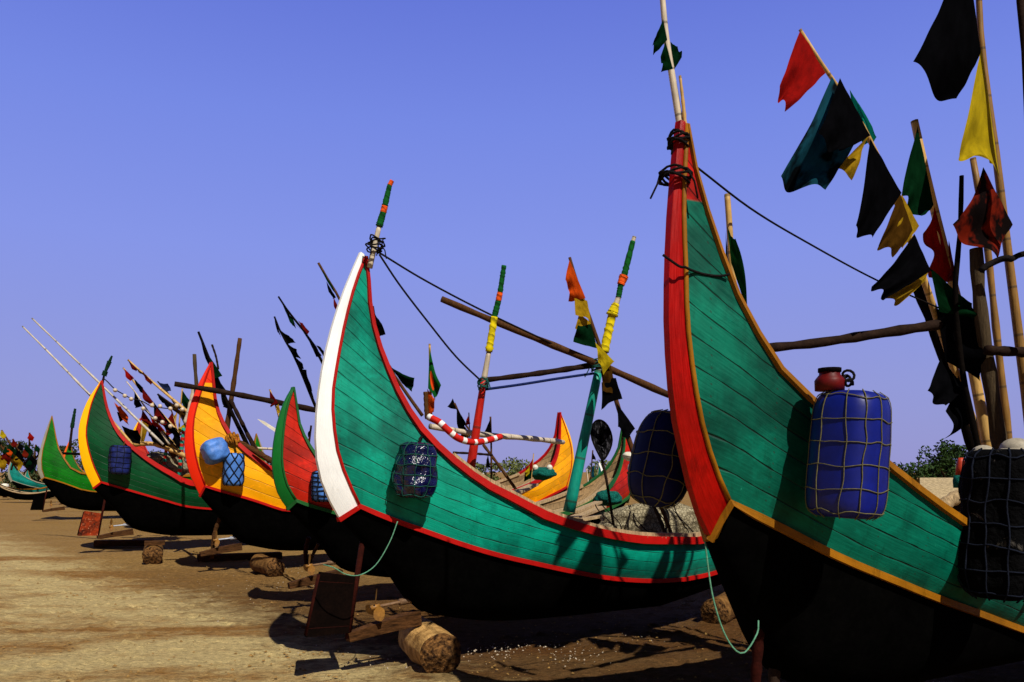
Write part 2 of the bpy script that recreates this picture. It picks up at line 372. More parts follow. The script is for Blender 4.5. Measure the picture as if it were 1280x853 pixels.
def make_boat(name,label,c,mats,bow=.8,detail=1,thwarts=(.3,.42,.55,.68),rudder=True,group='moon boats drawn up in a row on the sand'):
    p0,h,n=c['fr']; k=c.get('k',1); L=c['L']; mid=L/2
    W=lambda v: p0+h*v[0]+n*v[1]+Vector((0,0,v[2]))
    root=thing(name,label,'boat',p0,group)
    N=26 if detail else 14; NV=14 if detail else 8
    def half(pts,tf):
        q=[v for v in pts if v.x<mid-.25*k]; last=q[-1]
        far=[v for v in pts if v.x>=mid-.25*k]
        zm=far[0].z if far else last.z-.12*k*max(0,min(1,(mid-last.x)/1.5))
        if not far and mid-last.x>1.0*k:
            u=last.x+(mid-last.x)*.5; q.append(Vector((u,tf(u),last.z+(zm-last.z)*.75)))
        q.append(Vector((mid,tf(mid),zm))); return q
    g=smooth(half([c['inn'][-1]]+[v for v in c['gun'] if v.z<c['inn'][-1].z-.02],c['tg']),N)
    st=smooth(half([c['inn'][0]]+[v for v in c['stripe'] if v.x>c['inn'][0].x+.04],c['tr']),N)
    inn=smooth(c['inn'],NV); out=smooth(c['out'],NV)
    zgm=g[-1].z
    rb=[(v.x,v.z) for v in st]
    def bowmap(v):
        z=v[2]
        if z>zgm: z=zgm+(z-zgm)*bow
        return Vector((L-v[0],v[1],z))
    far=lambda v:Vector((v[0],-v[1],v[2]))
    rgt=[st[-1].lerp(g[-1],i/(NV-1)) for i in range(NV)]
    coons=[]
    for i in range(NV):
        v=i/(NV-1); row=[]
        for j in range(N):
            u=j/(N-1)
            a=st[j]*(1-v)+g[j]*v; b=inn[i]*(1-u)+rgt[i]*u
            cc=(st[0]*(1-u)+st[-1]*u)*(1-v)+(g[0]*(1-u)+g[-1]*u)*v
            q=a+b-cc; q.y+=.03*k*math.sin(math.pi*v)*min(1,u*2); row.append(q)
        coons.append(row)
    def uvof(q):
        hh=max(0,q.z-(lerp_tab(rb,q.x) if q.x>0 else rb[0][1]-.36*q.x)); se=1.5*(1-math.exp(-q.x/1.5)); return (q.x,hh*(1+.34*se)/k)
    uvs=[[uvof(q) for q in r] for r in coons]
    for sgn in (1,-1):
        m=MB()
        for bm in (0,1):
            f=(lambda q:bowmap(q)) if bm else (lambda q:q)
            rows=[[W(f(q) if sgn>0 else far(f(q))) for q in r] for r in coons]
            m.grid(rows,uvs,flip=(sgn<0)!=(bm==1))
        m.build('side_planking',mats['side'],root)
        if detail:
            m=MB()
            for bm in (0,1):
                f=(lambda q:bowmap(q)) if bm else (lambda q:q)
                rows=[[W((lambda z:Vector((z.x,sgn*max(.004,z.y-.035*k),z.z)))(f(q))) for q in r] for r in coons[3:]]
                m.grid(rows,[[(a,b*.8) for a,b in r] for r in uvs[3:]],flip=(sgn>0)!=(bm==1))
            m.build('inner_planking',M['wood'],root)
    # stem posts: a wedge with a narrow outer edge
    for bm in (0,1):
        f=(lambda q:bowmap(q)) if bm else (lambda q:q)
        m=MB(); rows=[]; uu=[]
        for i in range(NV):
            a,b=inn[i],out[i]; md=a.lerp(b,.55); md=Vector((md.x,md.y+.012*k,md.z))
            r_=[a,md,b,far(b),far(md),far(a)]
            rows.append([W(f(q)) for q in r_]); uu.append([(i*.2,.3+j*.1) for j in range(6)])
        ia=m.grid([r[:3] for r in rows],[q[:3] for q in uu],flip=(bm==0)); m.grid([r[2:4] for r in rows],[q[2:4] for q in uu],flip=(bm==0)); ib=m.grid([r[3:] for r in rows],[q[3:] for q in uu],flip=(bm==0))
        for e_ in (0,-1):
            c_=[m.add(v) for v in rows[e_]]; m.f.append(tuple(c_))
        m.build('stem_post',mats.get('bow_post',mats['post']) if bm else mats['post'],root)
        m=MB()
        for sgn in (1,-1):
            m.tube([W(f(q) if sgn>0 else far(f(q)))+n*sgn*.004 for q in inn],.013*k,6)
        m.build('post_edging',mats['trim'],root)
    gw=mats.get('gw',.030 if detail else .036)
    full=lambda cv:[*cv]+[bowmap(q) for q in cv[-2::-1]]
    for sgn in (1,-1):
        s_=lambda v,o=0:Vector((v[0],sgn*(v[1]+o),v[2]))
        fg=full(g); nn=len(fg); tp=[(.34+.66*min(1,min(i,nn-1-i)/(.30*nn)))*(1+.10*mnoise.noise(Vector((i*.7,k*9,sgn)))) for i in range(nn)]
        m=MB(); m.tube([W(s_(q,.010*k)) for q in fg],[gw*k*v for v in tp],4,ry=None,up=n); m.build('gunwale',mats['gun'],root,smooth=False)
        if detail and mats.get('cap',1):
            m=MB(); m.tube([W(s_(q,-.03*k))+Vector((0,0,mats.get('capz',.045)*k)) for q in full(g)[10:-10]],.02*k,4,ry=.04*k,up=n); m.build('gunwale_cap',M['cap_wood'],root,smooth=False)
        cur=full(st)
        m=MB(); pts=[W(s_(q,.012*k)) for q in cur]
        pts=[W(Vector((out[0].x-.0,sgn*.006,out[0].z-.0)))]+pts+[W(bowmap(Vector((out[0].x,sgn*.006,out[0].z))))]
        m.tube(pts,.024*k,4,ry=.02*k,up=Vector((0,0,1))); m.build('rub_rail',mats['rail'],root,smooth=False)
    # lower hull
    kz=[(out[0].x,out[0].z)]+[(s*k,z*k) for s,z in c.get('keel',KEEL)]+[(mid,.22*k)]
    kzb=[(out[0].x,out[0].z)]+[(s*k,z*k) for s,z in KEEL_BOW]+[(mid,.22*k)]
    m=MB(); secs=[]
    ks=smooth([Vector((a,0,b)) for a,b in kz],N); kb=smooth([Vector((a,0,b)) for a,b in kzb],N)
    stn=full(st); kl=[*ks]+[Vector((L-q.x,0,q.z)) for q in kb[-2::-1]]
    for a,b in zip(stn,kl):
        row=[]
        for i in range(9):
            ph=i/8*math.pi/2; row.append(Vector((b.x+(a.x-b.x)*math.cos(ph)**1.3,a.y*math.cos(ph)**.75 if i<8 else 0,a.z+(b.z-a.z)*math.sin(ph)**1.15)))
        row=row+[far(q) for q in row[-2::-1]]; secs.append([W(q) for q in row])
    m.grid(secs); m.build('lower_hull',M['tar'],root)
    # deck and thwarts
    sa=[(v.x,v.z) for v in full(g)]; ra=[(v.x,v.z) for v in stn]; ga=[(v.x,v.y) for v in full(g)]; ta=[(v.x,v.y) for v in stn]
    sa.sort(); ga.sort(); ta.sort(); ra.sort()
    def hull_t(s,z):
        zr,zg=lerp_tab(ra,s),lerp_tab(sa,s); f=max(0,min(1,(z-zr)/max(.05,zg-zr))); return lerp_tab(ta,s)+(lerp_tab(ga,s)-lerp_tab(ta,s))*f
    c['hull_t']=hull_t; c['zg']=lambda s:lerp_tab(sa,s); c['W']=W
    m=MB(); rows=[]; s1=g[0].x+.35*k; s2=L-s1
    for i in range(25):
        s=s1+(s2-s1)*i/24; z=lerp_tab(sa,s)-.3*k*min(1,(min(s-s1,s2-s)+.1*k)/(1.0*k)); t=max(.01,hull_t(s,z)-.03*k)
        rows.append([W((s,t*(1-2*j/8),z)) for j in range(9)])
    m.grid(rows,[[(i*.1,j/8) for j in range(9)] for i in range(25)]); m.build('deck',M['wood'],root,smooth=False)
    if detail:
        for q in thwarts:
            s=L*q; z=lerp_tab(sa,s)-.07*k; t=hull_t(s,z)-.02
            m=MB(); m.box(W((s,0,z)),h*.075*k,n*t,Vector((0,0,.02*k))); m.build('thwart',M['cap_wood'],root,smooth=False)
    if rudder:
        full_r=rudder is True; e=Vector((0,0,1)); pm=mats.get('rudder',M['dark_rudder'])
        pt=lambda s,z:W((s*k,0,z*k))
        if full_r:
          m=MB(); m.plate([pt(-.30,.86),pt(.0,.80),pt(-.06,.35),pt(-.42,.36)],n*.04*k); rd=m.build('rudder',pm,root,smooth=False)
          m=MB(); m.tube([pt(.08,1.12),pt(-.06,.30)],.024*k,6); m.build('rudder_post',M['rudder_post'],rd)
        if detail and full_r:
            m=MB()
            for a,b in (((-.30,.84),(-.41,.37)),((-.31,.78),(-.02,.74)),((-.4,.42),(-.06,.40))): m.tube([pt(*a),pt(*b)],.022*k,5)
            m.build('rudder_batten',M['rudder_post'],rd)
        m=MB(); m.tube([pt(-.06,.31),pt(.25,.36),pt(.6,.40)],[.035*k,.05*k,.06*k],4); m.build('skeg',M['brown_wood'],root,smooth=False)
        m=MB(); m.tube([pt(.2,.53),pt(.62,.56)],.014*k,7); m.tube([pt(.42,.545),pt(.62,.56)],.03*k,7); m.build('propeller_shaft',M['steel' if mats.get('bright_shaft') else 'iron'],root)
        m=MB(); m.tube([pt(.15,.525),pt(.23,.535)],.02*k,8); pr=m.build('propeller',M['bronze'],root)
        for a in (80,205,325):
            r=R(a); u=n*math.cos(r)+e*math.sin(r); v=n*-math.sin(r)+e*math.cos(r); v=(v+h*.7).normalized(); b=pt(.19,.53); m=MB(); rows=[]
            for i in range(6):
                q=i/5; wd=.056*k*math.sin(.35+q*2.5); rows.append([b+u*(.015+.14*q)*k+v*wd*jj for jj in (-1,-.3,.4,1)])
            m.grid(rows); m.build('blade',M['bronze'],pr)
    c['root']=root
    return c

B2=fit_boat((450,633),6.4,38,
  [(450,633),(432,594),(421,559),(417,524),(416,493),(423,446),(432,400),(444,355),(457,321)],
  [(426,650),(411,622),(399,589),(395,545),(400,482),(413,418),(430,365),(451,315)],
  [(459,320),(460,348),(462,383),(469,418),(481,453),(499,494),(521,530),(544,556),(577,585),(612,609),(644,625),(679,644),(714,656),(745,665),(775,671),(809,675),(851,677),(883,677)],
  [(485,648),(530,664),(578,681),(622,694),(666,704),(717,715),(764,723),(815,726),(854,724),(905,715)],6.7)
B1=fit_boat((912,628),4.13,38,
  [(912,628),(902,606),(889,572),(875,520),(867,474),(862,435),(858,395),(857,347),(855,299),(854,255),(855,216),(857,180),(858,156)],
  [(891,676),(873,637),(859,586),(845,520),(840,474),(837,427),(836,379),(838,299),(842,240),(847,180),(851,150)],
  [(860,165),(863,185),(870,220),(880,255),(892,295),(906,331),(923,375),(943,411),(960,444),(1008,495),(1114,586),(1162,623),(1207,655),(1280,694)],
  [(933,640),(971,659),(1046,697),(1115,726),(1166,747),(1221,767),(1290,792),(1350,806)],8.2)
B3=fit_boat((371,626),9.3,36,
  [(371,626),(359,606),(353,580),(353,558),(355,535),(359,510),(367,484)],
  [(361,637),(348,617),(341,586),(342,558),(347,530),(355,504),(366,484)],
  [(369,486),(371,510),(374,530),(382,549),(394,569),(408,584),(440,608),(485,629),(530,643),(580,652)],
  [(390,633),(418,641),(470,655),(540,668)],5.35,B=.68)
B4=fit_boat((257,608),12.9,36,
  [(257,608),(247,580),(242,552),(242,527),(247,504),(255,479),(264,453)],
  [(251,621),(237,591),(231,560),(233,532),(238,507),(249,479),(263,453)],
  [(265,456),(266,473),(269,501),(276,524),(289,546),(306,563),(323,576),(340,587),(385,605),(450,623),(520,635)],
  [(280,615),(309,623),(337,632),(359,638)],7.6,B=.9)
B5=fit_boat((127,603),16.2,35,
  [(127,603),(116,579),(108,547),(110,523),(116,500),(127,476)],
  [(117,611),(104,583),(98,551),(100,527),(110,500),(126,476)],
  [(128,480),(132,504),(138,523),(149,543),(167,561),(191,579),(215,593),(239,604)],
  [(151,610),(179,618),(207,626),(239,634)],7.0,B=.9)
B6=fit_boat((56,597),27,35,
  [(56,597),(52,584),(53,565),(59,542),(65,520)],
  [(52,600),(46,584),(50,563),(56,542),(64.5,519.5)],
  [(66.3,524),(69,542),(74,563),(84,578),(99,591)],
  [(74,602),(91,608),(112,614)],7.4,B=.9)
make_boat('moon_boat','large teal planked boat with blood red stem post, nearest on the right',B1,dict(side=paint('near_teal_paint',TEAL2,chips=srgb(40,160,130),wear=.6,top=srgb(180,24,12),topz=3.02),post=M['red_post'],trim=M['yellow_trim'],gun=M['yellow_trim'],rail=M['yellow_trim'],gw=.022,cap=0),rudder=False)
make_boat('moon_boat','teal planked boat with broad white stem post and red rails in the centre',B2,dict(side=M['teal'],post=M['white_post'],trim=M['red_trim'],gun=M['red_trim'],rail=M['red_trim'],gw=.036,capz=.05),bow=.66)
make_boat('moon_boat','red planked boat with green stem post, between the yellow boat and the white-posted one',B3,dict(side=M['red_side'],post=M['green_post'],trim=M['green_trim'],gun=M['green_trim'],rail=M['green_trim'],bow_post=M['red_side']),bow=.85,rudder='propeller')
make_boat('moon_boat','yellow boat with orange-red stem post and two blue fenders on its side',B4,dict(side=paint('yellow_side_red_tip',YEL,wear=.14,seam=.4,spacing=.2,top=srgb(230,50,14),topz=3.1),post=paint('orange_red_post',srgb(226,38,6),wear=.1,**nw),trim=M['red_trim'],gun=M['red_trim'],rail=M['red_trim'],bright_shaft=1,bow_post=M['yellow_post'],gw=.05,capz=.03),bow=.80,rudder='propeller')
make_boat('moon_boat','dark green boat with yellow stem post, red rails and a rusty rudder',B5,dict(side=M['green_side'],post=M['yellow_post'],trim=M['red_trim'],gun=M['red_trim'],rail=M['red_trim'],rudder=M['rust'],bright_shaft=1,gw=.055,capz=.03))
make_boat('moon_boat','bright green boat with weathered grey stem post and yellowish rails at the left',B6,dict(side=M['bright_green_side'],post=M['grey_post'],trim=M['yellow_trim'],gun=M['yellow_trim'],rail=M['yellow_trim'],rudder=M['tar']),detail=0)
G7=generic(B2,.9,(86,590),36,35)
make_boat('moon_boat','small green boat with orange stem post behind the bright green boat',G7,dict(side=M['bright_green_side'],post=M['orange_post'],trim=M['yellow_trim'],gun=M['yellow_trim'],rail=M['yellow_trim']),detail=0,rudder=False)
G8=generic(B2,.8,(16,598),50,36)
make_boat('moon_boat','small teal boat with pale stem post near the left edge',G8,dict(side=M['teal_far'],post=M['grey_post'],trim=M['grey_post'],gun=M['grey_post'],rail=M['grey_post']),detail=0,rudder=False)
G9=generic(B2,.6,(-16,603),47,36)
make_boat('moon_boat','teal boat cut by the left edge of the picture',G9,dict(side=M['teal_far'],post=M['teal_far'],trim=M['teal_far'],gun=M['yellow_trim'],rail=M['teal_far']),detail=0,rudder=False)
G13=generic(B4,.92,(171,588),22.5,36)
make_boat('moon_boat','red boat with yellow stem post glimpsed behind the dark green boat',G13,dict(side=M['red_side'],post=M['yellow_post'],trim=M['red_trim'],gun=M['red_trim'],rail=M['red_trim']),detail=0,rudder=False)
for kk,cx_,cy_,dd,mt_,lab_ in ((.55,34,596,56,'teal_far','small teal hull far off between the left boats'),(.5,58,594,62,'green_side','small dark green hull far off beside the grey stem post')):
    make_boat('moon_boat',lab_,generic(B2,kk,(cx_,cy_),dd,36),dict(side=M[mt_],post=M['grey_post'],trim=M['grey_post'],gun=M['yellow_trim'],rail=M['grey_post']),detail=0,rudder=False)
G14=generic(B2,.55,(752,606),21,150)
make_boat('moon_boat','small pale boat with white prow far behind the centre boat',G14,dict(side=M['teal_far'],post=M['white_post'],trim=M['white_post'],gun=M['grey_post'],rail=M['grey_post']),detail=0,rudder=False)

def skiff():                            # low dark open boat at far left
    a=G(8,624); 
    Y=43; p=Vector(((40-640)/F*Y,Y,0)); h=Vector((1,.25,0)).normalized(); n=Vector((h.y,-h.x,0)); Lh=1.55
    root=thing('rowing_skiff','low dark open skiff with pale rim lying before the left boats','skiff',p)
    W=lambda s,t,z:p+h*s+n*t+Vector((0,0,z)); secs=[]; rim=[]; rim2=[]
    for i in range(17):
        u=i/8-1; t=.5*(1-u*u)**.7+.01; zt=.48+.42*u*u; zb=.12+.5*abs(u)**3
        secs.append([W(Lh*u,t*math.cos(q*math.pi/12),zb+(zt-zb)*(1-math.sin(q*math.pi/12))) for q in range(13)]); rim.append(W(Lh*u,t,zt)); rim2.append(W(Lh*u,-t,zt))
    m=MB(); m.grid(secs); m.build('hull',M['tar'],root)
    m=MB(); m.tube(rim,.035,5); m.tube(rim2,.035,5); m.build('rim',M['cap_wood'],root)
    for u in (-.5,.1,.6):
        m=MB(); m.box(W(Lh*u,0,.52+.3*u*u),h*.1,n*.4,Vector((0,0,.02))); m.build('thwart',M['cap_wood'],root,smooth=False)
skiff()

# ------------------------------------------------------------------ poles, masts, flags
def px(l,Y): return [P(p[0],p[1],p[2] if len(p)>2 else Y) for p in l]
def cloth_patch(m, q, Y, seed=0, amp=.03, nu=22, nv=20):
    """q: hoist top, hoist foot, fly foot, fly top (photo points); hangs in folds about depth Y"""
    rnd=random.Random(seed); A,Bh,C,D=[P(p[0],p[1],Y+(p[2] if len(p)>2 else 0)) for p in q]
    
    if Y>12: ga=1.5; C=A.lerp(Bh,.75)+(C-A.lerp(Bh,.75))*ga; D=A.lerp(Bh,.25)+(D-A.lerp(Bh,.25))*ga
    if 4.8<Y<5.7: ga=1.16; C=A.lerp(Bh,.75)+(C-A.lerp(Bh,.75))*ga; D=A.lerp(Bh,.25)+(D-A.lerp(Bh,.25))*ga
    sz=max((A-C).length,(Bh-D).length); a=min(amp,.085*sz); ph=rnd.random()*6; f1=1.1+rnd.random()*.9; wob=[rnd.uniform(-.05,.05) for _ in range(4)]
    rows=[]
    for i in range(nu+1):
        u=i/nu; row=[]
        for j in range(nv+1):
            v=j/nv; b=(A*(1-v)+Bh*v)*(1-u)+(D*(1-v)+C*v)*u
            e=math.sin(math.pi*v)*u
            w=Vector((wob[0]*math.sin(math.pi*u)*(v-.5)*sz+wob[1]*e*sz*1.2, a*(math.sin(f1*2*v*math.pi*.8+ph+u*2.0)*u+.5*math.sin(5*u+3*v+ph)*u)-.09*sz*u*(1 if seed%2 else -1),
                      -.05*sz*math.sin(math.pi*u)*(1-v)+.02*sz*mnoise.noise(Vector((u*4,v*4,seed*1.7)))+wob[2]*e*sz+.018*sz*math.sin(v*7+ph)*u**4))
            row.append(b+w)
        rows.append(row)
    m.grid(rows,[[(i/nu,1-j/nv) for j in range(nv+1)] for i in range(nu+1)])
FSEED=[10]
def flag_pole(label, pole, r, flags, Y, mat='bamboo', group=None, name='flag_pole', n=7, samples=16):
    pts=smooth(px(pole,Y),samples); root=thing(name,label,'flag pole',pts[-1],group)
    m=MB(); m.tube(pts,r if isinstance(r,(int,float)) else [r[0]+(r[1]-r[0])*i/(samples-1) for i in range(samples)],n); m.build('pole',M[mat],root)
    for fl in flags:
        FSEED[0]+=1; m=MB(); cloth_patch(m,fl[0],fl[2] if len(fl)>2 else Y-.02,FSEED[0],fl[3] if len(fl)>3 else .035); m.build('flag',M['c_'+fl[1]],root)
    return root
def pole(label, pts, r, Y, mat, cat='pole', name='pole', group=None, n=8, samples=14, bend=0):
    w=smooth(px(pts,Y),samples); m=MB(); rs=[r]*samples if isinstance(r,(int,float)) else [r[0]+(r[1]-r[0])*i/(samples-1) for i in range(samples)]
    m.tube(w,[q*(1+.12*math.sin(i*2.3)) for i,q in enumerate(rs)],n); o=m.build(name,M[mat]); tag(o,label,cat,group); return recentre(o,w[-1])
def rope(label, pts, r, Y, mat, samples=30, cat='rope', group=None, name='rope', noise=0.0):
    w=smooth(px(pts,Y) if not isinstance(pts[0],Vector) else pts,samples)
    if noise: w=[p+Vector([mnoise.noise(p*9+Vector((k*7,0,0)))*noise for k in range(3)]) for p in w]
    m=MB(); m.tube(w,r,6); o=m.build(name,M[mat]); tag(o,label,cat,group); return recentre(o,w[0])
def segmented(label, cat, name, segs, Y0, Y1, ytop, ybot, group=None):
    """a mast wound with cloth: segs (x,y,x,y,r0,r1,material,part)"""
    dep=lambda y:Y0+(Y1-Y0)*(y-ytop)/(ybot-ytop)
    last=segs[-1]; root=thing(name,label,cat,P(last[2],last[3],dep(last[3])),group)
    for x0,y0,x1,y1,r0,r1,mt,pn in segs:
        a,b=P(x0,y0,dep(y0)),P(x1,y1,dep(y1)); m=MB(); k=18 if 'wrap' in pn else 8
        pts=[a.lerp(b,i/k) for i in range(k+1)]
        rs=[(r0+(r1-r0)*i/k)*(1+(.34*mnoise.noise(Vector((i*.9,y0,0))) if 'wrap' in pn else 0)) for i in range(k+1)]
        m.tube(pts,rs,9); m.build(pn,M[mt],root)
    return root
def knot(label, c, r, mat, turns=3, axis=Vector((0,0,1)), hgt=.06, cat='lashing', name='rope_lashing', wob=.25, tr=.0065, ends=0):
    a=axis.normalized(); b=a.orthogonal().normalized(); d=a.cross(b); pts=[]; rnd=random.Random(int(c.x*1000)); K=turns*14
    for i in range(K+1):
        t=i/14*2*math.pi; rr=r*(1+wob*mnoise.noise(Vector((i*.35,c.x*3,c.z)))); pts.append(c+a*(hgt*(i/K-.5)+.012*math.sin(i))+(b*math.cos(t)+d*math.sin(t))*rr)
    m=MB(); m.tube(pts,tr,5)
    for e in range(ends):
        p=pts[-1-e*9]; o=Vector((rnd.uniform(-.6,.6),rnd.uniform(-.4,0),-1)).normalized()*r*2.2; m.tube([p,p+o*.5+Vector((.01,0,.01)),p+o],tr*.8,5)
    o=m.build(name,M[mat]); tag(o,label,cat); return recentre(o,c)

def on_hull(c, x, y, off):
    p0,h,n=c['fr']; lo,hi=2,40
    for _ in range(50):
        mid=(lo+hi)/2; q=P(x,y,mid)-p0; s=q.dot(h)
        if q.dot(n)-(c['hull_t'](s,q.z)+off)>0: lo=mid
        else: hi=mid
    return P(x,y,lo)
TI=B1['inn'][-1]; stem=lambda z,ds=0:B1['W']((lerp_tab(sorted([(a.z,(a.x+b.x)/2) for a,b in zip(smooth(B1['inn'],24),smooth(B1['out'],24))]),z)+ds,0,z))
# --- nearest boat's gear
gA='flag poles standing over the nearest boat'
flag_pole('bending cane at upper right carrying a red tip flag over many dark and yellow flags',[(1000,37,4.9),(1022,72,4.9),(1045,106,4.95),(1068,140,5.0),(1093,186,5.05),(1122,255,5.2),(1150,335,5.35),(1182,430,5.5),(1226,556,5.6),(1252,640,5.7)],(.010,.034),[
  ([(1000,38),(1032,91),(983,136,-.08),(975,107,-.1)],'red',4.88),
  ([(1040,97),(1076,168),(1042,220,-.1),(989,202,-.16)],'tealdark',4.9,.05),
  ([(1050,98),(1088,170),(1048,190,-.1),(1024,166,-.12)],'black',4.84,.03),
  ([(1062,112),(1080,140),(1094,166,.06),(1080,172,.05)],'brteal',5.0),
  ([(1086,170),(1078,186),(1067,220,-.02),(1044,208,-.05)],'dyellow',4.98),
  ([(1088,173),(1127,242),(1096,287,-.1),(1077,268,-.12)],'black',4.98,.04),
  ([(1125,241),(1141,288),(1117,316,-.08),(1098,302,-.1)],'brown',4.985),
  ([(1127,243),(1149,283),(1131,306,-.03),(1123,276,-.06)],'dyellow',5.0),
  ([(1143,292),(1164,339),(1109,369,-.1),(1094,351,-.14)],'black',5.1,.04),
  ([(1162,336),(1156,352),(1131,375,-.05),(1112,366,-.08)],'dyellow',5.16),
  ([(1176,448),(1207,484),(1180,505,-.08),(1160,486,-.1)],'black',5.38),
  ([(1198,468),(1214,528),(1189,546,-.06),(1190,508,-.08)],'black',5.4)],5,'bamboo',gA)
flag_pole('thick yellow bamboo with dark green and red pennants tied down its length',[(1143,151),(1157,215),(1173,282),(1190,350),(1214,450),(1238,572),(1254,650)],(.025,.04),[
  ([(1147,158),(1167,256),(1147,269,-.06),(1127,238,-.1)],'dgreen',5.38),
  ([(1168,258),(1193,354),(1168,342,.02),(1160,288,.02)],'mred',5.42),
  ([(1186,300),(1197,356),(1192,360),(1186,340)],'dred',5.36),
  ([(1163,336),(1174,390),(1224,396,-.1),(1213,372,-.1)],'dgreen',5.34,.04),
  ([(1170,386),(1182,452),(1216,470,-.04),(1222,394,-.04)],'black',5.36,.04)],5.45,'bamboo',gA)
flag_pole('tall bamboo at right with a black flag over a yellow and a rust red one',[(1222,-60),(1225,30),(1232,100),(1246,200),(1258,300),(1272,410),(1288,540),(1300,690)],(.018,.036),[
  ([(1208,-70),(1226,64),(1212,104,-.06),(1160,56,-.16)],'black',5.2,.05),
  ([(1227,59),(1250,226),(1227,207,-.08),(1195,185,-.12)],'yellow',5.22,.05),
  ([(1229,209),(1266,281),(1249,314,-.08),(1201,271,-.14)],'rustdark',5.25,.05)],5.3,'dark_bamboo',gA)
pole('rough dark stick without flags left of the grey post at right',[(1202,220),(1200,290),(1194,372),(1204,470),(1226,575),(1242,650)],(.014,.024),5.3,'black_stick')
pole('pale bamboo cane leaning just right of the thick grey post',[(1216,198),(1233,300),(1246,420),(1264,575),(1274,655)],(.02,.028),5.55,'dark_bamboo')
pole('thick weathered grey post with a sawn top at the right',[(1220,311),(1227,400),(1253,580),(1262,650)],(.040,.05),5.25,'grey_pole')
pole('second diagonal dark pole behind the flags at right',[(1146,352),(1175,430),(1212,545),(1242,640)],(.045,.04),5.75,'black_stick')
pole('dark pole grazing the upper right corner',[(1272,-60),(1278,40),(1284,110),(1296,420),(1304,740)],(.02,.03),5.0,'dark_pole')
pole('horizontal dark pole crossing the poles at the right edge',[(1232,438),(1270,440),(1330,444)],.032,5.15,'dark_pole')
rope('rope-bound thin bar tied across the grey post at the right edge',[(1220,337),(1240,328),(1262,325),(1300,314)],.02,5.1,'rope',30,'tied bar',name='lashed_bar',noise=.05)
pole('dark boom leading from the nearest boat to the flag poles',[(950,436,4.75),(1020,429,4.95),(1100,417,5.2),(1200,402,5.45)],(.026,.036),5,'dark_pole','boom',name='boom')
rope('thin dark stay from the red post tip to the flag poles at right',[(872,210,4.2),(940,262,4.4),(1010,304,4.7),(1095,350,5.05),(1180,388,5.4)],.006,5,'rope')
_on=lambda x,y,o=.012:on_hull(B1,x,y,o)
rope('dark rope bound across the red post and teal side of the nearest boat',[stem(2.72,-.075)+Vector((-.0,-.03,0)),_on(849,333,.03),_on(856,334,.035),_on(862,337,.032),_on(870,340,.03),_on(880,343,.03),_on(893,345,.03),_on(903,345,.03),_on(912,343,.04)],.0065,4,'rope')
flag_pole('short bamboo stub with a furled green flag beside the nearest stem',[(909,243),(912,285),(915,340),(922,380)],(.017,.019),[([(909,282),(914,330),(934,394,0),(917,300,0)],'green',4.42,.02),([(907,288),(912,345),(930,385,.05),(909,330,.04)],'dgreen',4.47,.02)],4.45,'bamboo')
flag_pole('whitish cane lashed to the red stem tip with a torn green flag',[(826,-30),(832,40),(841,100),(852,168)],(.014,.02),[([(829,24),(834,50),(816,70,-.02),(817,52,-.04)],'dgreen',4.06,.02),([(832,52),(841,86),(827,88,-.03),(826,70,-.02)],'dgreen',4.06,.02),([(838,52),(842,88),(852,72,.02),(846,60,.02)],'dgreen',4.1,.02)],4.1,'pale_bamboo')
pole('short thin bamboo splint beside the whitish cane on the red stem',[(850,95),(854,130),(857,165)],(.007,.012),4.08,'bamboo','splint',name='splint')
knot('upper coil of black rope round the red stem tip',stem(3.33),.05,'rope',6,Vector((.1,0,1)),.06,ends=2)
knot('lower coil of black rope round the red stem',stem(3.14),.074,'rope',5,Vector((.15,0,1)),.05,ends=3)
rope('slack green mooring rope hanging from the nearest hull',[(881,676,4.2),(891,746,4.15),(908,797,4.15),(928,817,4.15),(946,793,4.2),(948,776,4.25)],.0045,4.2,'green_rope',34)

# --- centre boat's gear
segmented('red painted front mast wound with green and yellow cloth','mast','mast',[
  (630,332,625,366,.022,.024,'w_green','cloth_wrap'),(625,366,623,376,.026,.027,'w_orange','cloth_wrap'),(623,376,618,396,.026,.028,'w_green','cloth_wrap'),
  (618,396,611,440,.030,.034,'w_yellow','cloth_wrap'),(611,440,605,474,.022,.028,'pale_bamboo','pole'),(605,474,587,592,.030,.044,'red_bamboo','pole')],6.95,7.15,332,600)
segmented('teal painted bamboo mast wound with green and yellow cloth','mast','mast',[
  (793,296,791,302,.02,.02,'pale_bamboo','pole'),(791,302,780,345,.026,.032,'w_green','cloth_wrap'),(780,345,776,356,.045,.036,'w_orange','cloth_wrap'),(776,356,773,372,.028,.028,'w_green','cloth_wrap'),(773,372,770,380,.026,.028,'pale_bamboo','pole'),
  (770,380,765,394,.035,.058,'w_yellow','cloth_wrap'),(765,394,755,440,.040,.046,'w_yellow','cloth_wrap'),(755,440,748,464,.036,.036,'pale_bamboo','pole'),(748,464,711,640,.040,.060,'green_bamboo','pole')],7.6,7.6,296,640)
pole('long dark yard slanting across the teal mast',[(552,374,6.9),(640,411,7.15),(745,454,7.4),(836,494,7.7)],(.028,.036),7,'brown_pole','yard',name='yard')
pole('thin dark bar joining the two masts of the centre boat',[(600,476,7.05),(650,470,7.15),(700,463,7.3),(750,455,7.5)],(.022,.028),7,'dark_pole','bar',name='cross_bar')
rope('twisted blue rope strung below the bar between the masts',[(606,487,7.05),(650,481,7.15),(700,473,7.3),(742,467,7.45)],.012,7,'blue_rope')
rope('upper stay from the white-posted stem to the teal mast',[(474,316,6.45),(530,350,6.7),(600,387,6.95),(680,425,7.2),(745,456,7.5)],.009,7,'rope')
rope('slack lower stay from the white-posted stem to the red mast',[(474,318,6.4),(500,357,6.5),(536,404,6.7),(570,446,6.9),(603,478,7.05)],.009,7,'rope')
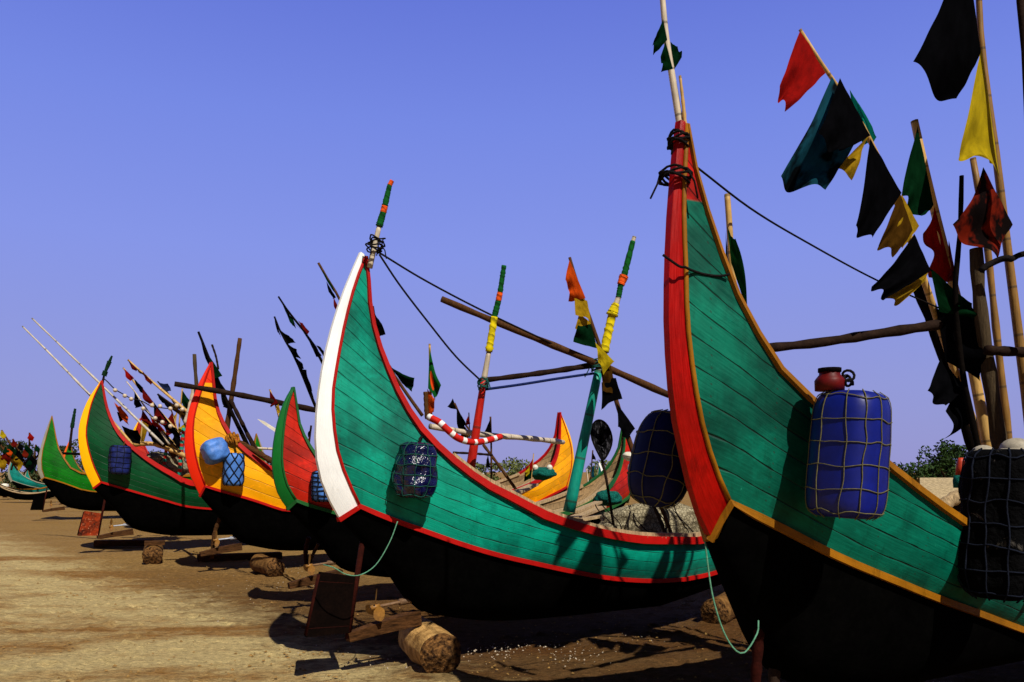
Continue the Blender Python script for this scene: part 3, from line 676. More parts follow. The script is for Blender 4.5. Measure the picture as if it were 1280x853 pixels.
knot('green cord lashing at the crossing on the teal mast',P(747,456,7.42),.065,'green_cord',5,Vector((-.2,0,1)),.09,ends=3)
knot('green cord lashing on the red mast',P(604,480,7.02),.045,'green_cord',5,Vector((-.1,0,1)),.09,ends=3)
segmented('stem staff wound in green and orange cloth atop the white-posted stem','staff','stem_staff',[(490,226,487,232,.018,.02,'w_orange','cloth_wrap'),(487,232,481,258,.02,.026,'w_green','cloth_wrap'),(481,258,479,266,.026,.026,'w_orange','cloth_wrap'),(479,266,474,283,.026,.03,'w_green','cloth_wrap'),(474,283,462,335,.02,.024,'pale_bamboo','pole')],6.5,6.5,226,340)
knot('tangle of black rope round the white-posted stem tip',P(469,306,6.45),.06,'rope',6,Vector((.2,0,1)),.12,wob=.9,ends=4)
flag_pole('leaning cane with orange, yellow and black flags at the teal mast',[(712,322),(722,355),(738,400),(757,456),(776,520),(801,592)],(.014,.026),[
  ([(712,325),(732,373),(711,376,-.03),(707,350,-.05)],'orange',7.3,.04),([(718,370),(734,376),(738,404,-.03),(719,394,-.05)],'dyellow',7.32),
  ([(724,392),(739,404),(728,414,-.03),(719,410,-.05)],'dyellow',7.3),([(738,404),(747,436),(716,429,-.06),(722,408,-.05)],'dgreen',7.3,.04),
  ([(744,428),(768,452),(755,468,-.05),(747,444,-.05)],'yellow',7.22,.04),([(762,450),(771,492),(752,490,-.04),(750,466,-.04)],'brown',7.3),
  ([(752,478),(770,472),(778,498,-.04),(752,512,-.06)],'black',7.28,.04),([(771,504),(794,536),(783,551,-.05),(772,534,-.05)],'black',7.34)],7.4,'brown_pole')
def landing_net():
    c=P(752,549,7.9); root=thing('landing_net','black landing net on a long handle beside the dark blue drum','landing net',P(767,655,7.9))
    hoop=[c+Vector((.105*math.cos(a)*(1-.55*max(0,-math.sin(a))**1.5),.05*math.sin(a),(.17 if math.sin(a)>0 else .23)*math.sin(a)-.03*math.cos(a)+.02)) for a in [i*2*math.pi/28 for i in range(28)]]
    m=MB(); m.tube(hoop+[hoop[0]],.008,6); m.build('hoop',M['black_stick'],root)
    m=MB(); rows=[]
    for i in range(9):
        u=i/8; rows.append([c+Vector(((p-c).x*(1-u*.98)+.022*math.sin(j*2.1+i*.8)*math.sin(u*3),(p-c).y+.16*u*u+.02*math.sin(j*1.7)*u,(p-c).z*(1-u*.97)-.06*u)) for j,p in enumerate(hoop)])
    m.grid(rows,close=True); m.build('net_bag',M['black_net'],root)
    m=MB(); m.tube([P(751,567,7.9),P(758,600,7.9),P(767,657,7.9)],.014,7); m.build('handle',M['dark_pole'],root)
landing_net()
rope('red and white banded float rope draped over the centre boat rail',[(535,521,6.75),(549,528,6.72),(559,537,6.72),(571,547,6.75),(584,552,6.8),(597,553,6.9),(612,550,7.0),(626,546,7.1)],.030,6.8,'candy',40,'float rope',name='float_rope')
pole('pale bamboo boom behind the red mast reaching to the right',[(537,533,7.1),(600,543,7.4),(660,548,8.0),(704,553,8.6)],(.026,.028),7,'pale_bamboo','boom',name='boom')
pole('short wooden stub beside the green flag with red disc',[(532,490),(533,512),(534,524)],.02,6.95,'brown_pole','post',name='stub_post')
flag_pole('upright furled green flag with a red disc above the centre rail',[(537,430),(538,480),(539,524)],(.010,.012),[([(537,433),(535,485),(544,502,-.03),(551,482,-.03)],'bd',6.95,.03),([(534,486),(536,518),(543,516,-.02),(544,500,-.02)],'orange',6.98,.02)],7.0,'bamboo')
flag_pole('leaning stick with two dark flags behind the white-posted stem',[(466,383),(476,440),(500,480),(528,520)],(.010,.016),[([(466,386),(471,422),(481,417,0),(474,400,0)],'black',6.75,.02),([(487,457),(503,480),(516,491,-.04),(519,474,-.05)],'dgreen',6.72,.035),([(472,432),(489,458),(500,482,-.03),(482,446,-.02)],'black',6.8,.02)],6.8,'brown_pole')
gB='small flag sticks behind the centre boat'
flag_pole('short stick with two torn black flags left of the red mast',[(568,504),(578,525),(592,545)],.010,[([(566,498),(571,512),(564,511),(559,509)],'black',7.5,.02),([(571,510),(582,528),(577,541),(571,530)],'black',7.48,.03),([(578,530),(588,542),(584,556),(576,545)],'brown',7.5,.02)],7.5,'brown_pole',gB)
flag_pole('upright stick with black flags just right of the red mast',[(613,521),(614,560),(614,604)],.010,[([(613,523),(615,545),(607,545),(605,541)],'black',7.9,.02),([(610,568),(613,585),(607,584),(608,575)],'black',7.9,.015)],7.95,'brown_pole',gB)
flag_pole('tiny red flag on a thin stick between the masts of the centre boat',[(586,516),(587,540),(588,560)],.006,[([(585,520),(588,530),(582,532),(583,524)],'red',7.8,.01)],7.85,'dark_pole',gB)
pole('thin wooden prop slanting down to the yellow bow',[(604,556),(622,580),(645,612)],.016,8.3,'brown_pole')
pole('thin dark crossbar behind the red mast',[(566,566),(590,567),(616,569)],.012,7.9,'dark_pole')
pole('left of two dark sticks standing in the beige net heap',[(816,630),(824,648),(833,670)],.018,7.9,'dark_wood')
pole('right of two dark sticks standing in the beige net heap',[(824,630),(832,648),(840,670)],.018,7.95,'brown_pole')

# ------------------------------------------------------------------ drums, cans and their nets
def ball_shape(c, ax, bx, cx, H, rx, ry, p=5, q=2.4, crumple=0, na=28, nh=18, seed=0, taper=0):
    def f(a,th,k=1.0):
        rr=(max(0,1-abs(a)**p))**(1/p)*k*(1+taper*a); ct,stt=math.cos(th),math.sin(th)
        d=(abs(ct)**q+abs(stt)**q)**(-1/q)
        if crumple: d*=1+crumple*mnoise.noise(Vector((ct*2.2,stt*2.2,a*2.5+seed)))
        return c+ax*(H*a*.5*k)+bx*(rx*rr*d*ct)+cx*(ry*rr*d*stt)
    return f
def drum(name,label,cat,c,axis,side,H,rx,ry,mat,netmat=None,nm=8,nr=5,p=5,q=2.4,crumple=0,diamond=False,tr=.005,seed=0,group=None,taper=0,lid=False):
    ax=axis.normalized(); bx=(side-ax*side.dot(ax)).normalized(); cx=ax.cross(bx)
    f=ball_shape(c,ax,bx,cx,H,rx,ry,p,q,crumple,seed=seed,taper=taper)
    root=thing(name,label,cat,c-ax*H*.5,group)
    m=MB(); al=[math.sin(-math.pi/2+math.pi*i/26) for i in range(27)]; al=[math.copysign(abs(a)**.8,a) for a in al]
    rows=[[f(a,2*math.pi*j/36) for j in range(36)] for a in al]; m.grid(rows,[[(j/36,i/26) for j in range(36)] for i in range(27)],close=True); m.build('drum_body',M[mat],root)
    if lid:
        m=MB(); m.tube([c+ax*H*.5+bx*rx*.4,c+ax*(H*.5+.05)+bx*rx*.4],.045,12); m.build('screw_cap',M[mat],root)
    if netmat:
        m=MB(); k=1.02
        def nt(a,th): return f(a,th+.10*mnoise.noise(Vector((a*2.5,th,seed+3))),k)
        if diamond:
            for sg in (1,-1):
                for j in range(nm):
                    m.tube([nt(-.97+1.94*i/24,2*math.pi*j/nm+sg*i/24*2.2) for i in range(25)],tr,4,cap=False)
        else:
            for j in range(nm): m.tube([nt(-.985+1.97*i/24,2*math.pi*(j+.3*mnoise.noise(Vector((j*3.1,seed,0))))/nm) for i in range(25)],tr,4,cap=False)
            for i in range(nr):
                a=-.88+1.76*i/(nr-1)
                m.tube([f(a+.07*mnoise.noise(Vector((math.cos(2*math.pi*j/36)*2,math.sin(2*math.pi*j/36)*2,i*2.3+seed))),2*math.pi*j/36,k) for j in range(37)],tr,4,cap=False)
        m.build('netting',M[netmat],root)
    return root
Z=Vector((0,0,1)); XX=Vector((1,0,0))
def fender(c,x,y,w,hpx,off,label,mat,net,name='fender_drum',cat='fender',tilt=0,**k):
    q=on_hull(c,x,y,off); Y=q.y; h,n=c['fr'][1],c['fr'][2]
    ax=(Z+XX*tilt).normalized()
    return q,drum(name,label,cat,q,ax,h,hpx*Y/F,w*Y/F/2,w*Y/F/2,mat,net,**k)
q1,_=fender(B1,1061,569,86,158,.27,'big blue plastic drum in a cord net hung on the nearest boat','blue_drum','net_cord',tilt=.07,nm=11,nr=6,p=6,q=2.8,tr=.0021,seed=1,taper=-.03)
q2,_=fender(B2,520,588,50,70,.21,'dark plastic-wrapped fender in a net on the teal centre boat','tarp','green_cord',tilt=.06,nm=9,nr=6,p=4,q=2.3,crumple=.24,tr=.003,seed=2,taper=-.06)
q4,_=fender(B4,269,564,30,30,.22,'plump pale blue jerrycan tied left on the yellow boat','light_blue_can',None,p=3.5,q=3.5,crumple=.12,seed=3,tilt=-.45)
m=MB(); 
q5,_=fender(B4,292,587,24,41,.2,'upright pale blue fender in diamond netting on the yellow boat','light_blue_can','dark_cord',nm=7,diamond=True,tr=.008,p=6,seed=4,tilt=.04)
q3,_=fender(B3,404,608,28,38,.16,'blue netted fender half hidden behind the white stem post','light_blue_can','dark_cord',nm=10,nr=7,tr=.007,p=5,seed=5)
q6,_=fender(B5,150,575,24,36,.22,'navy fender with loose netting on the dark green boat','navy_can','dark_cord',nm=9,nr=6,tr=.005,p=6,q=3,crumple=.1,seed=6,tilt=.06)
def far_side(c,x,y,off):
    p0,h,n=c['fr']; lo,hi=3,9
    for _ in range(50):
        mid=(lo+hi)/2; q=P(x,y,mid)-p0
        if q.dot(n)+(c['hull_t'](q.dot(h),q.z)+off)>0: lo=mid
        else: hi=mid
    return P(x,y,lo)
q7=far_side(B1,828,574,.19); k7=q7.y/4.95
drum('fender_drum','dark navy drum hung behind the red stem, in front of the centre boat','fender',q7,Vector((.24,.1,1)),Vector((.79,.61,0)),.60*k7,.185*k7,.185*k7,'navy_drum','net_cord',nm=9,nr=5,p=3,tr=.0022,seed=7)
_p0,_h,_n=B1['fr']; _s=(q7-_p0).dot(_h); _t=B1['W']((_s+.25,-B1['hull_t'](_s+.25,B1['zg'](_s+.25)),B1['zg'](_s+.25)))
rope('short dark line from the nearest rail to the navy drum',[_t,_t.lerp(q7+Z*.27,.5)-_n*.03,q7+Vector((.06,.02,.27))],.008,0,'rope',14)
drum('fender_drum','tarry black netted drum at the right edge on the nearest boat','fender',P(1251,655,4.6),Vector((.03,0,1)),Vector((.79,.61,0)),.86,.19,.19,'black_drum','dark_cord',nm=12,nr=7,p=6,q=3,crumple=.16,tr=.004,seed=8)
# hangers
for q,c,xx,yy,mat,lab in ((q2,B2,527,545,'rope','short black line holding the dark plastic-wrapped fender'),(q6,B5,157,551,'brown_pole','short line holding the navy fender on the dark green boat')):
    top=on_hull(c,xx,yy,.03); rope(lab,[top,top.lerp(q+Z*.15,.5)+c['fr'][2]*.02,q+Z*.2],.012,0,mat,12,noise=.02)
knot('yellow-brown rag knotted over the rail of the yellow boat',on_hull(B4,291,549,.03),.07,'w_rag',4,XX+Z*.3,.16,'rag',name='knotted_rag',wob=.9,tr=.026,ends=2)
rope('light teal cord from the dark fender down to the dark rudder',[(497,652,6.3),(487,678,6.25),(470,706,6.2),(450,719,6.1),(432,718,6.05),(418,710,6.0),(404,706,6.02)],.0045,6.2,'green_rope',30)
def jug():
    c=P(1037,481,q1.y)+Z*.0; root=thing('jug','small dark red jug with a coil on the blue drum top','jug',c-Z*.02)
    m=MB(); m.tube([c-Z*.03,c+Z*.02,c+Z*.03,c+Z*.05,c+Z*.062],[.070,.072,.066,.05,.05],14); m.build('jug_body',M['red_plastic'],root)
    m=MB(); m.tube([c+Z*.062,c+Z*.082],.056,12); m.build('jug_cap',M['black_stick'],root)
    m=MB(); pts=[c+Vector((.085+.022*math.cos(i*.6),-.02-.02*math.sin(i*.4),-.005+.0022*i+.022*math.sin(i*.6))) for i in range(30)]; m.tube(pts,.007,5); m.build('handle_cord',M['rope'],root)
jug()
def floats(lab, x,y,Y,rx,rz,mat='float',group=None,tilt=0):
    c=P(x,y,Y); root=thing('net_float',lab,'float',c-Z*rz,group); m=MB(); rows=[]; d=Vector((math.cos(tilt),0,math.sin(tilt))); u=Vector((-math.sin(tilt),0,math.cos(tilt)))
    for i in range(13):
        a=math.pi*i/12; rows.append([c-u*rz*math.cos(a)+(d*math.cos(b)+Vector((0,1,0))*math.sin(b))*rx*math.sin(a) for b in [j*2*math.pi/18 for j in range(18)]])
    m.grid(rows,close=True); m.build('float_shell',M[mat],root)
    m=MB(); m.tube([c+(d*math.cos(b)+Vector((0,1,0))*math.sin(b))*rx*1.005 for b in [j*2*math.pi/18 for j in range(19)]],rx*.07,5,cap=False); m.build('float_seam',M['dirty_float'],root)
floats('upper white float beside the dark navy drum',787,571,7.6,.07,.045,tilt=-.2)
floats('lower white float beside the dark navy drum',791,586,7.6,.05,.065,tilt=.2)
floats('dirty white float on top of the black drum, left one',1229,569,4.75,.07,.06,'dirty_float')
floats('larger dirty float on top of the black drum at the right edge',1270,562,4.8,.09,.07,'dirty_float')
floats('white float left on the green net in the yellow bow',669,585,14.5,.055,.06)
floats('white float right on the green net in the yellow bow',687,585,14.5,.055,.06)
def heap(lab, x0,x1,y0,y1,Y,mat,name,cat,seed=0,depth=.4,lines=None,n=26):
    cx,cz=(x0+x1)/2,(y0+y1)/2; c=P(cx,cz,Y); rx=(x1-x0)*Y/F/2; rz=(y1-y0)*Y/F/2; rows=[]
    m=MB()
    for i in range(n+1):
        a=math.pi*i/n; row=[]
        for j in range(n*2):
            b=2*math.pi*j/(n*2); d=Vector((math.sin(a)*math.cos(b),math.sin(a)*math.sin(b),-math.cos(a))); k=1+.20*mnoise.noise(d*1.8+Vector((seed,0,0)))+.05*mnoise.noise(Vector((d.x*9,d.y*5,d.z*3+seed)))
            row.append(c+Vector((d.x*rx*k,d.y*depth*k,d.z*rz*k)))
        rows.append(row)
    m.grid(rows,close=True)
    root=thing(name,lab,cat,c-Z*rz); m.build('net_heap',M[mat],root)
    if lines:
        m=MB(); rnd=random.Random(seed)
        for _ in range(9):
            u0=rnd.uniform(-.9,.7); pts=[]
            for i in range(14):
                t=i/13; dx=u0+.25*t+.1*math.sin(t*5+u0*9); pts.append(c+Vector((dx*rx,-depth*1.08*max(.1,math.sqrt(max(0,1-dx*dx)))*(.55+.45*math.sin(math.pi*t)),rz*(1-2*t)*.9)))
            m.tube(pts,.006,5)
        m.build('head_rope',M[lines],root)
heap('heap of beige fishing net piled in the centre boat',742,884,628,686,8.35,'net_pile','fishing_net','fishing net',3,.28,'rope')
heap('green net bundle in the bow of the yellow boat',662,695,584,600,14.6,'green_net','fishing_net','fishing net',5,.25)
heap('green net bundle in the red boat behind the centre boat',743,778,613,633,11.5,'green_net','fishing_net','fishing net',9,.22)
flag_pole('tiny red and yellow pennant at the yellow bow',[(667,567),(665,590),(663,604)],.010,[([(666,573),(666,586),(660,590),(660,582)],'red',14.4,.02),([(665,586),(664,598),(658,600),(659,590)],'dgreen',14.4,.02),([(662,582),(662,592),(659,594),(658,588)],'yellow',14.35,.02)],14.45,'bamboo')
pole('thin banded stick standing left behind the landing net',[(733,586),(735,602),(736,622)],.012,13,'pale_bamboo')
flag_pole('thin dark-flagged stick standing behind the landing net',[(741,563),(739,590),(738,620)],.012,[([(741,565),(740,574),(743,574),(743,570)],'black',13.4,.01),([(740,582),(739,596),(742,596),(742,584)],'teal',13.4,.01)],13.5,'brown_pole')

# --- yellow boat's gear
gY='poles standing over the yellow boat'
pole('long dark boom lying across behind the yellow stem',[(218,480,12.6),(300,494,13),(395,513,13.6)],(.04,.05),13,'dark_pole','boom',name='boom')
pole('tall brown pole leaning right above the yellow boat',[(300,423),(292,480),(282,545)],(.035,.05),13.6,'brown_pole')
flag_pole('dark pole with black flags just behind the yellow stem tip',[(248,415),(266,460),(286,508),(311,560)],(.02,.04),[([(248,416),(264,452),(259,458),(254,440)],'black',13.5,.04),([(263,447),(278,470),(268,472),(265,462)],'dgreen',13.4,.04),([(266,466),(284,490),(272,488),(267,480)],'black',13.4,.05),([(276,484),(287,512),(282,508),(279,500)],'black',13.5,.03)],13.5,'black_stick')
pole('thin stick behind the yellow stem tip',[(265,431),(270,446),(273,462)],.018,13.6,'dark_pole')
pole('dark strut leaning right under the brown pole',[(288,500),(303,530),(320,565)],.035,13.5,'dark_pole')
pole('second thinner strut leaning right under the brown pole',[(290,506),(309,540),(324,566)],.02,13.7,'brown_pole')
pole('brown spar lying along the rail of the yellow boat',[(290,549),(315,562),(342,578)],.05,13.2,'brown_wood','spar',name='spar')
pole('pale bar lying level above the yellow boat',[(318,560),(332,561),(362,562)],.022,14.6,'pale_bamboo')
flag_pole('small red pennant above the boom behind the red boat',[(337,487),(342,500),(350,530),(356,600)],.014,[([(337,488),(348,504),(340,506),(338,497)],'dred',13.2,.03),([(348,505),(351,516),(348,516),(347,508)],'dyellow',13.2,.02)],13.3,'bamboo')
def oar():
    a,b=P(322,524,12.6),P(352,543,12.6); root=thing('oar','white-bladed oar sticking out left of the red boat','oar',b); m=MB(); d=(b-a).normalized()
    m.plate([a,a+d*.12+Z*.03,a+d*.34+Z*.03,a+d*.42,a+d*.34-Z*.03,a+d*.1-Z*.02],Vector((0,.03,0))); m.build('blade',M['float'],root,smooth=False)
    m=MB(); m.tube([a+d*.38,b],.022,6); m.build('shaft',M['dark_pole'],root)
oar()
flag_pole('short stick with a dark and a red rag right of the red boat tip',[(389,532),(387,548),(384,575)],.015,[([(389,534),(387,545),(384,548),(385,540)],'black',11.5,.02),([(387,546),(386,560),(383,558),(384,550)],'dred',11.5,.02)],11.6,'dark_pole')
gQ='slanting flag strings between the yellow and centre boats'
flag_pole('lower slanting pole of small black flags above the red boat',[(343,396),(352,418),(370,450),(396,512),(418,556,10.1),(440,610,9.9)],(.012,.03),[([(343,397),(350,418),(350,421),(346,414)],'black',10.4,.03),([(350,412),(360,430),(371,429),(362,420)],'black',10.4,.03),([(358,428),(368,446),(375,448),(370,436)],'black',10.4,.03),([(364,440),(374,462),(381,462),(372,449)],'black',10.4,.03),([(372,455),(384,486),(390,490),(382,462)],'black',10.4,.03),([(383,478),(396,510),(395,508),(388,480)],'black',10.42,.02)],10.5,'black_stick',gQ)
flag_pole('upper slanting pole of black flags with a trace of red',[(348,371),(362,392),(384,420),(410,468),(432,530,10.0),(452,606,9.95)],(.012,.03),[([(349,373),(366,402),(375,411),(358,386)],'black',10.1,.04),([(352,378),(362,402),(372,412),(360,390)],'dgreen',10.0,.03),([(372,400),(384,420),(386,414),(378,404)],'dred',10.1,.02),([(380,412),(396,434),(402,444),(396,446)],'black',10.1,.04),([(394,430),(406,448),(404,438),(398,432)],'black',10.1,.03)],10.2,'black_stick',gQ)
flag_pole('green-black flag on a stick left of the white stem post top',[(398,329),(410,350),(430,385),(454,452,9.1),(470,600,9.9)],.014,[([(399,331),(416,358),(424,374),(406,344)],'dgreen',8.6,.03),([(408,352),(420,372),(416,374),(411,366)],'black',8.6,.02),([(417,372),(425,388),(423,394),(418,384)],'dred',8.6,.02)],8.7,'brown_pole')

# --- dark green boat's gear
gG='flag canes crowded above the dark green boat'
segmented('crooked stem staff bound in dark cloth atop the dark green boat','staff','stem_staff',[(140,445,137,452,.018,.03,'w_dark','cloth_wrap'),(137,452,132,464,.045,.03,'w_dark','cloth_wrap'),(132,464,130,470,.05,.05,'w_dark','cloth_wrap'),(130,470,127,484,.02,.03,'dark_pole','pole')],16.3,16.3,446,476)
pole('upper long pale rod slanting to the upper left',[(40,398),(110,465),(204,556)],(.016,.03),17.0,'white_rod','rod',name='rod')
pole('lower long pale rod slanting to the upper left',[(28,408),(70,450),(130,512)],(.016,.03),17.4,'white_rod','rod',name='rod')
flag_pole('cane of dull red rags highest above the dark green boat',[(160,450),(190,477),(238,518)],(.02,.035),[([(160,450),(172,462),(169,463),(164,459)],'dred',17.0,.04),([(171,461),(184,470),(179,468),(174,465)],'brown',17.0,.04),([(178,464),(191,478),(188,479),(181,472)],'rust',17.0,.04)],17.1,'bamboo',gG)
flag_pole('cane with bright red tip rag and long dark lower flags',[(154,460),(178,490),(226,544)],(.018,.03),[([(155,461),(168,473),(164,475),(158,469)],'red',17.2,.03),([(168,474),(179,485),(177,488),(171,482)],'black',17.2,.03),([(178,485),(192,503),(187,503),(180,495)],'dred',17.2,.04),([(192,503),(224,542),(220,548),(196,520)],'black',17.2,.06),([(196,510),(210,530),(205,530),(194,522)],'dred',17.1,.04)],17.3,'bamboo',gG)
flag_pole('thin cane with black then orange-red rags leaning above the dark green boat',[(158,477),(172,495),(212,556)],(.012,.028),[([(168,489),(178,508),(170,508),(168,500)],'black',17.5,.04),([(178,512),(192,532),(186,530),(178,522)],'dred',17.5,.04),([(188,522),(206,538),(200,538),(192,530)],'red',17.45,.04),([(190,530),(210,556),(204,556),(194,542)],'black',17.5,.05)],17.6,'pale_bamboo',gG)
flag_pole('dark flag with navy edge fluttering highest near the yellow stem',[(197,477),(210,492),(226,520),(244,560)],.016,[([(197,478),(206,490),(211,488),(206,480)],'navy',17.8,.05)],17.9,'dark_pole',gG)
flag_pole('near-level black flagged cane meeting the yellow stem',[(197,493),(214,505),(240,520),(268,548)],.022,[([(197,493),(214,506),(211,509),(203,501)],'black',17.4,.03),([(212,503),(234,520),(228,520),(216,511)],'brown',17.4,.03)],17.5,'dark_pole',gG)
flag_pole('loose orange flag on a short cane inside the dark green boat rail',[(138,524),(148,535),(166,556)],.03,[([(142,502),(150,520),(158,527),(150,508)],'orange',17.2,.05),([(146,515),(150,528),(153,524),(150,516)],'black',17.2,.03),([(152,532),(160,552),(172,553),(168,538)],'black',17.3,.08)],17.3,'bamboo',gG)
flag_pole('upright pole with a green-black flag beside the yellow stem',[(228,486),(225,520),(222,560)],.018,[([(228,488),(227,503),(230,512),(237,501)],'dgreen',18,.05),([(226,506),(226,520),(231,528),(230,512)],'black',18,.04)],18.1,'bamboo',gG)
flag_pole('upright stick with a slim yellow flag above the dark green boat',[(222,510),(219,530),(217,560)],.014,[([(222,512),(219,531),(215,530),(217,520)],'dyellow',18.2,.04)],18.2,'bamboo',gG)
flag_pole('stick with a bright yellow rag low beside the yellow stem',[(233,524),(230,545),(228,580)],.018,[([(233,526),(231,538),(224,541),(227,533)],'yellow',17.9,.04)],18.0,'bamboo',gG)
flag_pole('upright stick with an olive flag left among the canes',[(179,516),(177,540),(175,558)],.014,[([(180,518),(186,530),(180,548),(174,540)],'dyellow',18.6,.06)],18.6,'bamboo',gG)
flag_pole('low leaning cane of long black and brown rags by the banded posts',[(184,524),(204,545),(232,572)],(.02,.03),[([(186,526),(206,546),(198,552),(188,540)],'black',17.7,.05),([(204,545),(226,566),(216,570),(206,556)],'brown',17.7,.05)],17.8,'brown_pole',gG)
flag_pole('low cane with an olive rag between the black-flagged canes',[(196,528),(212,548),(226,566)],(.016,.024),[([(198,530),(208,543),(204,548),(198,540)],'dyellow',17.9,.05),([(208,543),(222,560),(214,563),(206,552)],'black',17.9,.05)],18.0,'bamboo',gG)
flag_pole('steep cane with maroon cloth close left of the yellow stem',[(214,512),(222,540),(228,570)],(.016,.024),[([(215,515),(221,538),(213,542),(210,526)],'dred',18.0,.05),([(221,538),(226,560),(218,562),(216,548)],'black',18.0,.05)],18.1,'bamboo',gG)
pole('grey pole standing left of the yellow stem tip',[(243,443),(244,462),(246,490),(250,596)],.035,14.6,'grey_pole')
pole('pale green bamboo leaning under the grey pole',[(243,484),(239,505),(232,530)],.05,14.7,'pale_bamboo')
pole('left red and teal banded post in the dark green boat',[(210,550),(207,568),(205,588)],.04,17.9,'barber')
pole('right red and teal banded post in the dark green boat',[(230,535),(227,560),(224,596)],.045,17.9,'barber')
pole('greenish bamboo rail lying across the dark green boat',[(166,556),(190,555),(212,562),(234,571)],.05,17.6,'bamboo','rail',name='rail_pole')
def float_string():
    pts=[(129,473),(134,477),(144,487),(156,494),(163,498),(172,500),(180,503),(191,509),(201,510),(214,511),(222,508),(229,512)]
    pts2=[(179,511),(193,523),(203,528),(214,532)]
    root=thing('float_string','string of small cream floats hung above the dark green boat','float string',P(129,473,16.4))
    for i,l in enumerate((pts,pts2)):
        m=MB(); m.tube(smooth([P(x,y,16.9) for x,y in l],30),.012,5); m.build('string',M['rope'],root)
    for x,y in [(144,488),(156,495),(164,499),(179,511),(190,507),(200,508),(213,511),(194,523),(203,528),(213,533),(228,512),(221,507)]:
        c=P(x,y,16.88); m=MB(); rows=[]
        for i in range(9):
            a=math.pi*i/8; rows.append([c+Vector((math.sin(a)*math.cos(b),math.sin(a)*math.sin(b),-math.cos(a)))*.045 for b in [j*math.pi/6 for j in range(12)]])
        m.grid(rows,close=True); m.build('float',M['bulb'],root)
float_string()
heap('jumble of pale nets and gear in the dark green boat',172,236,566,600,18.3,'net_pile','fishing_net','fishing net',12,.5,'rope')
# far left clutter
gF='far flag sticks at the left edge'
for i,(x,y,xb,yb,cols,lab) in enumerate([(2,538,30,582,('yellow','dgreen'),'leaning far stick with a yellow flag at its tip'),(-4,549,22,588,('black','dred'),'leaning far stick with a black flag at the left edge'),(16,549,34,584,('dred','black'),'far stick with a dull red rag'),(37,541,36,580,('red','dgreen'),'upright far stick with a tiny red flag'),(10,560,38,590,('orange','dyellow'),'low far stick with an orange flag'),(45,556,40,590,('dgreen','black'),'far stick with dark green cloth left of the bright green boat'),(24,553,14,588,('black','brown'),'far stick leaning left with black and brown cloth'),(30,562,46,592,('rust','black'),'low far stick with rust cloth over a black rag'),(6,558,2,590,('dgreen','dyellow'),'nearly upright far stick with green over dull yellow cloth'),(50,566,30,592,('black','dgreen'),'low far stick leaning left beside the grey stem post')]):
    mx,my=(x+xb)/2,(y+yb)/2
    flag_pole(lab,[(x,y),(mx,my),(xb,yb)],.05,[([(x,y),(x+6,y+6),(x+4,y+9),(x-1,y+5)],cols[0],46,.1),([(mx-4,my-5),(mx+5,my+4),(mx+1,my+10),(mx-7,my+2)],cols[1],46,.1)],46.3,'brown_pole',gF,samples=5)
segmented('dark crooked staff on the orange stem behind the bright green boat','staff','stem_staff',[(94,511,90,535,.05,.09,'w_dark','cloth_wrap'),(90,535,87,560,.05,.06,'dark_pole','pole')],36,36,511,560)
pole('dark boom crossing behind the bright green boat',[(66,566),(82,567),(104,568)],.05,31,'black_stick','boom',name='boom')
def stump():
    c=G(6,622); root=thing('mooring_post','short brown post capped with pale cloth at the left edge','post',c); m=MB(); m.tube([c,c+Z*.3,c+Z*.62],[.13,.11,.12],8); m.build('post_shaft',M['brown_wood'],root)
    m=MB(); m.tube([c+Z*.55,c+Z*.7,c+Z*.85,c+Z*.9],[.18,.24,.22,.08],10); m.build('cloth_cap',M['float'],root)
stump()

# ------------------------------------------------------------------ logs and ground litter
def log(lab,c,d,L,r,group='log rollers under the boats',seed=0):
    d=d.normalized(); up=Z-d*Z.dot(d); up.normalize(); s=d.cross(up); root=thing('log_roller',lab,'log',Vector((c.x,c.y,0)),group)
    def ring(t): return [c+d*t*L+(up*math.cos(a)+s*math.sin(a))*r*(1+.13*mnoise.noise(Vector((math.cos(a)*1.6,math.sin(a)*1.6,t*3+seed)))+.05*mnoise.noise(Vector((math.cos(a)*5,math.sin(a)*5,t*6+seed)))) for a in [j*2*math.pi/28 for j in range(28)]]
    m=MB(); m.grid([ring(i/12) for i in range(13)],close=True); m.build('trunk_piece',M['log' if seed==1 else 'log_dark'],root)
    for e,t in ((-1,0),(1,1)):
        m=MB(); R0=ring(t); cc=sum(R0,Vector())/28; rows=[]; uv=[]
        for q in (1.0,.93,.6,.3,.02):
            rows.append([cc+(p-cc)*q+d*e*.012*(1-q+ (.3 if q<1 else 0))+d*.012*mnoise.noise(p*9+Vector((q*4,0,0))) for p in R0]); uv.append([(q*math.cos(j*2*math.pi/28),q*math.sin(j*2*math.pi/28)) for j in range(28)])
        m.grid(rows,uv,close=True); m.build('cut_end',M['log_end'],root)
dn=-perp_n(R(38))
log('thick pale log under the stern of the white-posted centre boat',P(551,818,6.45),Vector((-.36,.93,0)),.8,.175,seed=1)
log('log chock under the far end of the centre boat',P(893,766,8.5),Vector((.5,.8,0)),.8,.15,seed=2)
c5=G(191,707); log('round log under the dark green boat stern',c5+Z*.165,Vector((-.40,.91,0)),1.2,.165,seed=3)
c4=G(338,723); log('log lying slantwise under the yellow boat',c4+Z*.15+Vector((.08,0,0)),Vector((-.55,.83,0)),.9,.15,seed=4)
def wedge(lab,c,a,b,hh):
    m=MB(); m.box(c,a,b,Z*hh); o=m.build('chock',M['brown_wood'],smooth=False); tag(o,lab,'chock'); recentre(o,c-Z*hh)
wedge('flat wooden chock on the log under the dark green boat',c5+Vector((-.1,.3,.37)),Vector((.16,.05,0)),Vector((-.05,.12,0)),.035)
wedge('timber baulk lying on sand beneath the yellow boat',G(300,700)+Z*.06,Vector((.7,.25,0)),Vector((-.05,.1,0)),.06)
